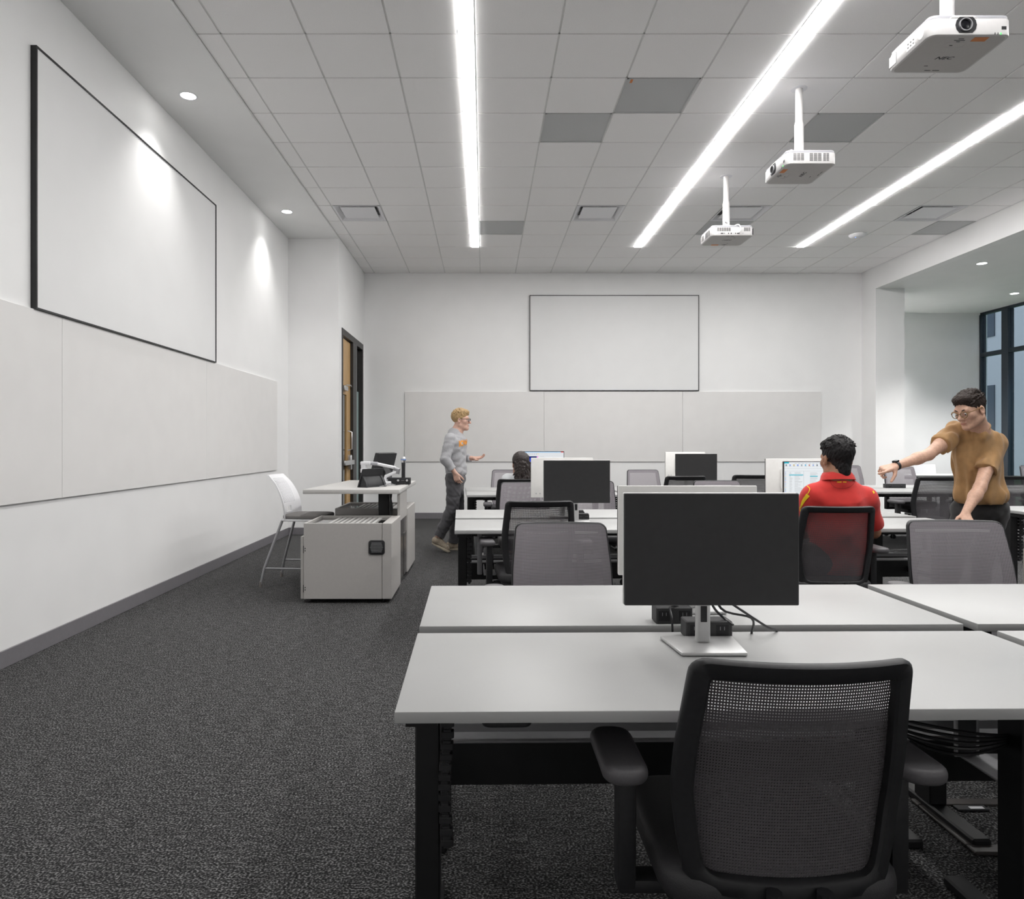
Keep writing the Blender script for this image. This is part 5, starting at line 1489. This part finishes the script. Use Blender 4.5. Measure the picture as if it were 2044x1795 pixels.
for a, e, w in ((shR, elR, wrR), (shL, elL, wrL)):
    B.rc(a, a+(e-a)*0.55, 0.054, 0.050, 0.03); B.rc(a+(e-a)*0.5, e, 0.049, 0.040, 0.02)
    B.rc(e, e+(w-e)*0.35, 0.041, 0.043, 0.02); B.rc(e+(w-e)*0.3, w, 0.042, 0.027, 0.02)
# pointing hand: index straight, others curled
sculpt_hand(B, wrR, G(1758, 939, Y2-0.25)-wrR, (0.0, -0.35, 1), (-0.1, -1, -0.3), (-0.02, 1.0, 1.08, 1.15), 1.16, thumb=(0.8, 0.9))
sculpt_hand(B, wrL, v3(-0.02, -0.05, -0.045), (-0.1, -0.5, 0.9), (-1, 0.2, 0), (0.05, 0.05, 0.05, 0.05), 1.0, thumb=(0.9, 0.0))
hl, hr = G(1985, 1020, 5.45), G(1930, 1018, 5.43)
knL, knR = v3(3.86, 5.42, 0.47), v3(3.60, 5.36, 0.47); anL, anR = v3(3.90, 5.55, 0.09), v3(3.58, 5.46, 0.09)
for a, k_, e in ((hl, knL, anL), (hr, knR, anR)):
    B.rc(a, k_, 0.075, 0.052, 0.03); B.rc(k_, e, 0.05, 0.038, 0.02); B.rc(e, e+v3(-0.02, -0.14, -0.055), 0.036, 0.025, 0.02)
B.rc(G(1955, 985, Y2+0.05), (hl+hr)/2, 0.08, 0.09, 0.03)
SK2 = skin('skin_light', (0.56, 0.34, 0.245))
place(B.mesh('body'), 'body', SK2, t2)
HAIR2 = mat('hair_dark_brown', (0.024, 0.016, 0.013), 0.62, var=0.5, spec=0.25, scale=150, bump=0.35, stretch=(1, 1, 0.4))
place(add_hair(W2, Rh2, S2, hc2-0.19, hc2+0.19, 0.0038, 'hair', 'short', 8, 0.012), 'hair', HAIR2, t2)
eyes_and_brows(W2, Rh2, S2, t2, 'iris_dark', HAIR2)
glasses(W2, S2, t2, mat('glasses_tortoise', (0.20, 0.12, 0.04), 0.3, var=0.3), 0.021)
V = Vol((3.25, 4.95, 0.78), (4.12, 5.80, 1.50), 0.006)
V.ell(G(1947, 908, Y2+0.05), (0.165, 0.120, 0.16), None, 0.05)
V.ell(G(1952, 945, Y2+0.05), (0.165, 0.125, 0.18), None, 0.06)
V.ell(G(1957, 988, Y2+0.06), (0.190, 0.145, 0.13), None, 0.06)
V.rc(nb2+v3(0, 0.01, -0.035), G(1950, 892, Y2+0.04), 0.084, 0.11, 0.05)
for a in (shR, shL): V.rc(nb2+v3(0, 0.02, -0.02), a, 0.066, 0.070, 0.04)
V.rc(shR+v3(0.03, 0, 0), shL-v3(0.03, 0, 0), 0.070, 0.072, 0.05)
for a, e, f in ((shR, elR, 0.56), (shL, elL, 0.62)):
    d = unit(e-a); V.rc(a, e, 0.073, 0.070, 0.025, clip=[(a+(e-a)*f, d)])
V.wobble(0.012, (30, 58), 21, (1.5, 1.5, 0.4)); V.cut(G(1957, 1003, Y2+0.05), (0.05, 0.1, -1))
V.rc(nb2+v3(-0.006, -0.012, 0.022), hc2, 0.070, 0.070, 0.006, True)
place(V.mesh('t_shirt'), 't_shirt', cloth('tan_cotton', (0.36, 0.205, 0.085)), t2)
def neckband(c, axis, r, tr, name, m, t):
    a = Vector(unit(axis)); q = a.to_track_quat('Z', 'Y')
    b = MB().tube([Vector(c)+q @ Vector((r*math.cos(k), r*math.sin(k), 0)) for k in np.linspace(0, 2*PI, 33)[:-1]], tr, 8, closed=True)
    return place(make_mesh(name, b.V, b.F), name, m, t)
neckband(nb2+v3(-0.004, -0.004, 0.022), hc2-nb2+v3(0.02, 0.01, 0), 0.070, 0.008, 'neckband', MATS['tan_cotton'], t2)
neckband(nb+v3(0.008, 0, 0.012), hc-nb, 0.060, 0.009, 'neckband', MATS['heather_grey'], t1)
V = Vol((3.35, 5.10, 0.0), (4.15, 5.80, 0.95), 0.006)
V.ell(G(1957, 1012, Y2+0.10), (0.185, 0.135, 0.12), None, 0.05)
for a, k_, e in ((hl, knL, anL), (hr, knR, anR)): V.rc(a, k_, 0.098, 0.075, 0.05); V.rc(k_, e, 0.075, 0.060, 0.03, clip=[(e-v3(0, 0, 0.02), (0, 0, -1))])
V.wobble(0.005, (32, 70), 4, (1, 1, 1.5)); V.cut(G(1957, 995, Y2+0.1), (0, 0, 1))
place(V.mesh('trousers'), 'trousers', cloth('black_denim', (0.028, 0.026, 0.027)), t2)
for e in (anL, anR):
    hh = np.array([e[0], e[1]+0.04, 0.004]); shoe(hh, hh+v3(-0.03, -0.20, 0), (0, 0, 1), t2)
# wristwatch
d = Vector(unit(wrR-elR)); c = Vector(wrR)-d*0.012
b = MB().tube([c-d*0.011, c+d*0.011], 0.0335, 22); place(make_mesh('watch_strap', b.V, b.F, 0.002), 'watch_strap', BLK2, t2)
Mw = Matrix.Translation(c) @ d.to_track_quat('X', 'Z').to_matrix().to_4x4()
b = MB().box((-0.018, -0.018, 0.028), (0.018, 0.018, 0.041), Mw); place(make_mesh('watch_case', b.V, b.F, 0.004), 'watch_case', LENSG, t2)

# ---------------------------------------------------------------- seated man in red
t3 = thing('person', 'man in red polo shirt with yellow flashes seated with his back to us', 'person', (2.20, 4.52, 0))
Y3 = 4.50
hc3 = G(1671, 916, Y3); Rh3 = head_frame((-0.10, 1, -0.10), (0, 0.05, 1)); S3 = 1.12
B = Vol((1.72, 4.15, -0.02), (2.80, 5.25, 1.42), 0.0058)
nb3 = G(1673, 962, Y3-0.02)
W3 = sculpt_head(B, hc3, Rh3, nb3, S3, 0.048)
s3l, s3r = G(1621, 992, Y3), G(1727, 994, Y3)
e3l, w3l = G(1606, 1062, Y3+0.12), v3(2.05, 4.86, 0.775)
e3r, w3r = G(1743, 1062, Y3+0.12), v3(2.42, 4.86, 0.775)
B.rc(nb3, G(1674, 1100, Y3), 0.08, 0.12, 0.05); B.rc(s3l, s3r, 0.055, 0.055, 0.04)
for a, e, w in ((s3l, e3l, w3l), (s3r, e3r, w3r)): B.rc(a, e, 0.052, 0.042, 0.02); B.rc(e, w, 0.042, 0.027, 0.02)
sculpt_hand(B, w3l, (0.1, 1, -0.05), (0, 0, 1), (1, 0, 0), (0.2, 0.25, 0.25, 0.3))
sculpt_hand(B, w3r, (-0.1, 1, -0.05), (0, 0, 1), (-1, 0, 0), (0.2, 0.25, 0.25, 0.3))
hip3 = [v3(2.10, 4.50, 0.56), v3(2.30, 4.50, 0.56)]; kn3 = [v3(2.04, 4.95, 0.55), v3(2.36, 4.95, 0.55)]; an3 = [v3(2.03, 4.92, 0.10), v3(2.37, 4.92, 0.10)]
for a, k_, e in zip(hip3, kn3, an3): B.rc(a, k_, 0.078, 0.055, 0.03); B.rc(k_, e, 0.052, 0.038, 0.02); B.rc(e, e+v3(0, 0.14, -0.06), 0.036, 0.025, 0.02)
SK3 = skin('skin_tan', (0.36, 0.175, 0.10))
place(B.mesh('body'), 'body', SK3, t3)
HAIR3 = mat('hair_black', (0.014, 0.0125, 0.013), 0.6, var=0.5, spec=0.25, scale=150, bump=0.35, stretch=(1, 1, 0.4))
place(add_hair(W3, Rh3, S3, hc3-0.20, hc3+0.20, 0.0042, 'hair', 'short', 15, 0.036), 'hair', HAIR3, t3)
eyes_and_brows(W3, Rh3, S3, t3, 'iris_dark', HAIR3)
V = Vol((1.80, 4.18, 0.48), (2.62, 4.90, 1.20), 0.0055)
V.ell(G(1674, 1010, Y3), (0.185, 0.125, 0.14), None, 0.05)
V.ell(G(1674, 1060, Y3), (0.185, 0.125, 0.20), None, 0.06)
V.rc(G(1674, 1065, Y3), G(1674, 1125, Y3), 0.155, 0.15, 0.05)
V.rc(nb3+v3(0, 0, -0.02), G(1674, 990, Y3), 0.075, 0.13, 0.05)
V.rc(s3l+v3(0.03, 0, -0.005), s3r-v3(0.03, 0, 0.005), 0.070, 0.070, 0.05)
for a in (s3l, s3r): V.rc(nb3+v3(0, 0, -0.012), a+v3(0, 0, -0.01), 0.066, 0.066, 0.04)
for a, e in ((s3l, e3l), (s3r, e3r)):
    d = unit(e-a); V.rc(a, e, 0.074, 0.070, 0.025, clip=[(a+(e-a)*0.80, d)])
V.wobble(0.006, (24, 50), 33, (1, 1, 1)); V.rc(nb3+v3(0, 0.02, 0.03), hc3, 0.066, 0.060, 0.006, True)
V.cut(nb3+v3(0, 0, 0.022), (0, 0.2, 1))
sh3 = V.mesh('polo_shirt'); sh3c = sh3.copy()
RED = cloth('red_jersey', (0.60, 0.032, 0.026), var=0.06); YEL = mat('yellow_trim', (0.85, 0.58, 0.01), 0.7, var=0.05)
ps = place(sh3, 'polo_shirt', RED, t3)
# stand-up collar
ring = []
for a in np.linspace(0, 2*PI, 30)[:-1]: ring.append((math.cos(a), math.sin(a)))
b = MB(); n = len(ring); vs = []
for r_, z_, dy in ((0.100, 0.006, -0.006), (0.092, 0.034, 0.0), (0.080, 0.054, 0.006), (0.072, 0.054, 0.006), (0.074, 0.0, 0.0)):
    vs += [(nb3[0]+r_*x_*1.05, nb3[1]+0.012+dy+r_*y_, nb3[2]+z_-0.25*r_*y_*0.5+0.004) for x_, y_ in ring]
fs = []
for k in range(4):
    for i in range(n): fs.append((k*n+i, k*n+(i+1) % n, (k+1)*n+(i+1) % n, (k+1)*n+i))
b.add(vs, fs); place(make_mesh('collar', b.V, b.F, angle=60), 'collar', RED, t3)
def strip_on(me, pix, width, name, m, t, Y, par=None, off=0.0025):
    """a band of trim laid along photo-side points on the garment's back"""
    dg = BVHTree.FromPolygons([v.co.copy() for v in me.vertices], [tuple(p.vertices) for p in me.polygons])
    pts = curve_pts([Vector((p[0], p[1], 0)) for p in pix], 26); wd = width if isinstance(width, list) else [width]*2
    V_, F_ = [], []
    def hit(px, py):
        p = P(px, py, Y-0.35); dr = (P(px, py, Y)-p).normalized(); h_ = dg.ray_cast(p, dr)
        return (h_[0]-dr*off) if h_[0] is not None else P(px, py, Y-0.02)
    for i, p in enumerate(pts):
        q = (pts[min(i+1, len(pts)-1)]-pts[max(i-1, 0)]).normalized(); nn = Vector((-q.y, q.x, 0))
        f = i/(len(pts)-1); w_ = np.interp(f, np.linspace(0, 1, len(wd)), wd)
        for k in range(5): c_ = p+nn*w_*(k/4-0.5); V_.append(tuple(hit(c_.x, c_.y)))
    for i in range(len(pts)-1):
        for k in range(4): F_.append((i*5+k, i*5+k+1, (i+1)*5+k+1, (i+1)*5+k))
    return place(make_mesh(name, V_, F_, angle=70), name, m, t)
strip_on(sh3c, [(1611, 970), (1616, 975), (1615, 981), (1612, 986)], 1.6, 'shoulder_piping', YEL, t3, Y3)
strip_on(sh3c, [(1613, 988), (1604, 1000), (1597.5, 1014)], [8.5, 6.5, 2.5], 'shoulder_flash', YEL, t3, Y3)
strip_on(sh3c, [(1596.5, 1012), (1598, 1021), (1605, 1028)], 1.6, 'shoulder_piping', YEL, t3, Y3)
strip_on(sh3c, [(1742.5, 980), (1745, 985)], [2.5, 3.5], 'shoulder_flash', YEL, t3, Y3)
# small unreadable woven mark below the collar: short bars
for k in range(8):
    if k == 4: continue
    strip_on(sh3c, [(1671.6+2.4*k, 961.3), (1671.6+2.4*k, 963.4)], 1.7, 'woven_mark', YEL, t3, Y3)
strip_on(sh3c, [(1656, 958), (1660, 967), (1668, 973.5), (1680, 975.5), (1692, 974), (1702, 968), (1707, 960)], 0.7, 'yoke_seam', mat('seam_dark_red', (0.28, 0.012, 0.012), 0.8), t3, Y3)
V = Vol((1.85, 4.30, 0.0), (2.60, 5.12, 0.75), 0.0065)
V.rc(hip3[0], hip3[1], 0.11, 0.11, 0.04)
for a, k_, e in zip(hip3, kn3, an3): V.rc(a, k_, 0.098, 0.078, 0.04); V.rc(k_, e, 0.075, 0.06, 0.03, clip=[(e, (0, 0, -1))])
V.wobble(0.004, (32, 70), 6)
place(V.mesh('trousers'), 'trousers', MATS['black_denim'], t3)
for e in an3: hh = np.array([e[0], e[1]-0.04, 0.004]); shoe(hh, hh+v3(0, 0.20, 0), (0, 0, 1), t3)

# ---------------------------------------------------------------- seated woman
t4 = thing('person', 'woman with dark wavy hair in white top seated at the far lit monitor', 'person', (0.38, 7.60, 0))
Y4 = 7.55
hc4 = G(1038.5, 926, Y4); Rh4 = head_frame((-0.22, 1, -0.05), (0, 0.04, 1)); S4 = 1.05
B = Vol((-0.05, 7.25, -0.02), (0.85, 8.25, 1.30), 0.007)
nb4 = G(1040, 948, Y4-0.01)
W4 = sculpt_head(B, hc4, Rh4, nb4, S4, 0.048)
s4l, s4r = G(1012, 958, Y4), G(1068, 958, Y4)
e4 = [G(1008, 1005, Y4+0.12), G(1073, 1005, Y4+0.12)]; w4 = [v3(0.30, 7.93, 0.775), v3(0.52, 7.93, 0.775)]
B.rc(nb4, G(1040, 1010, Y4), 0.07, 0.11, 0.05); B.rc(s4l, s4r, 0.045, 0.045, 0.04)
for a, e, w in zip((s4l, s4r), e4, w4): B.rc(a, e, 0.045, 0.036, 0.02); B.rc(e, w, 0.036, 0.024, 0.02); sculpt_hand(B, w, (0, 1, -0.05), (0, 0, 1), (1, 0, 0) if a is s4l else (-1, 0, 0), (0.2, 0.25, 0.25, 0.3), 0.92)
hip4 = [v3(0.29, 7.58, 0.55), v3(0.48, 7.58, 0.55)]; kn4 = [v3(0.26, 8.0, 0.54), v3(0.50, 8.0, 0.54)]; an4 = [v3(0.26, 7.97, 0.09), v3(0.50, 7.97, 0.09)]
for a, k_, e in zip(hip4, kn4, an4): B.rc(a, k_, 0.075, 0.052, 0.03); B.rc(k_, e, 0.05, 0.036, 0.02); B.rc(e, e+v3(0, 0.13, -0.055), 0.034, 0.024, 0.02)
place(B.mesh('body'), 'body', skin('skin_brown', (0.40, 0.20, 0.13)), t4)
place(add_hair(W4, Rh4, S4, hc4-0.25, hc4+0.20, 0.0055, 'hair', 'long', 20), 'hair', mat('hair_dark', (0.028, 0.020, 0.018), 0.5, var=0.5, scale=120, bump=0.4, stretch=(1, 1, 0.4)), t4)
eyes_and_brows(W4, Rh4, S4, t4, 'iris_dark', MATS['hair_dark'])
V = Vol((0.02, 7.28, 0.46), (0.78, 7.95, 1.10), 0.007)
V.ell(G(1040, 985, Y4), (0.165, 0.115, 0.16), None, 0.05); V.rc(G(1040, 990, Y4), G(1040, 1020, Y4), 0.13, 0.15, 0.05)
V.rc(nb4+v3(0, 0, -0.02), G(1040, 966, Y4), 0.075, 0.11, 0.05); V.rc(s4l+v3(0.02, 0, 0), s4r-v3(0.02, 0, 0), 0.060, 0.060, 0.05)
for a, e, w in zip((s4l, s4r), e4, w4): V.rc(a, e, 0.062, 0.052, 0.03); V.rc(e, w, 0.052, 0.04, 0.02, clip=[(e+(w-e)*0.8, w-e)])
V.wobble(0.005, (24, 50), 41); V.rc(nb4+v3(0, 0, 0.0), hc4, 0.055, 0.052, 0.006, True)
place(V.mesh('top'), 'top', cloth('white_cotton', (0.66, 0.68, 0.70), var=0.04), t4)
V = Vol((0.05, 7.38, 0.0), (0.72, 8.18, 0.74), 0.008)
V.rc(hip4[0], hip4[1], 0.105, 0.105, 0.04)
for a, k_, e in zip(hip4, kn4, an4): V.rc(a, k_, 0.092, 0.07, 0.04); V.rc(k_, e, 0.068, 0.052, 0.03, clip=[(e, (0, 0, -1))])
place(V.mesh('trousers'), 'trousers', MATS['black_denim'], t4)
for e in an4: hh = np.array([e[0], e[1]-0.04, 0.004]); shoe(hh, hh+v3(0, 0.19, 0), (0, 0, 1), t4)
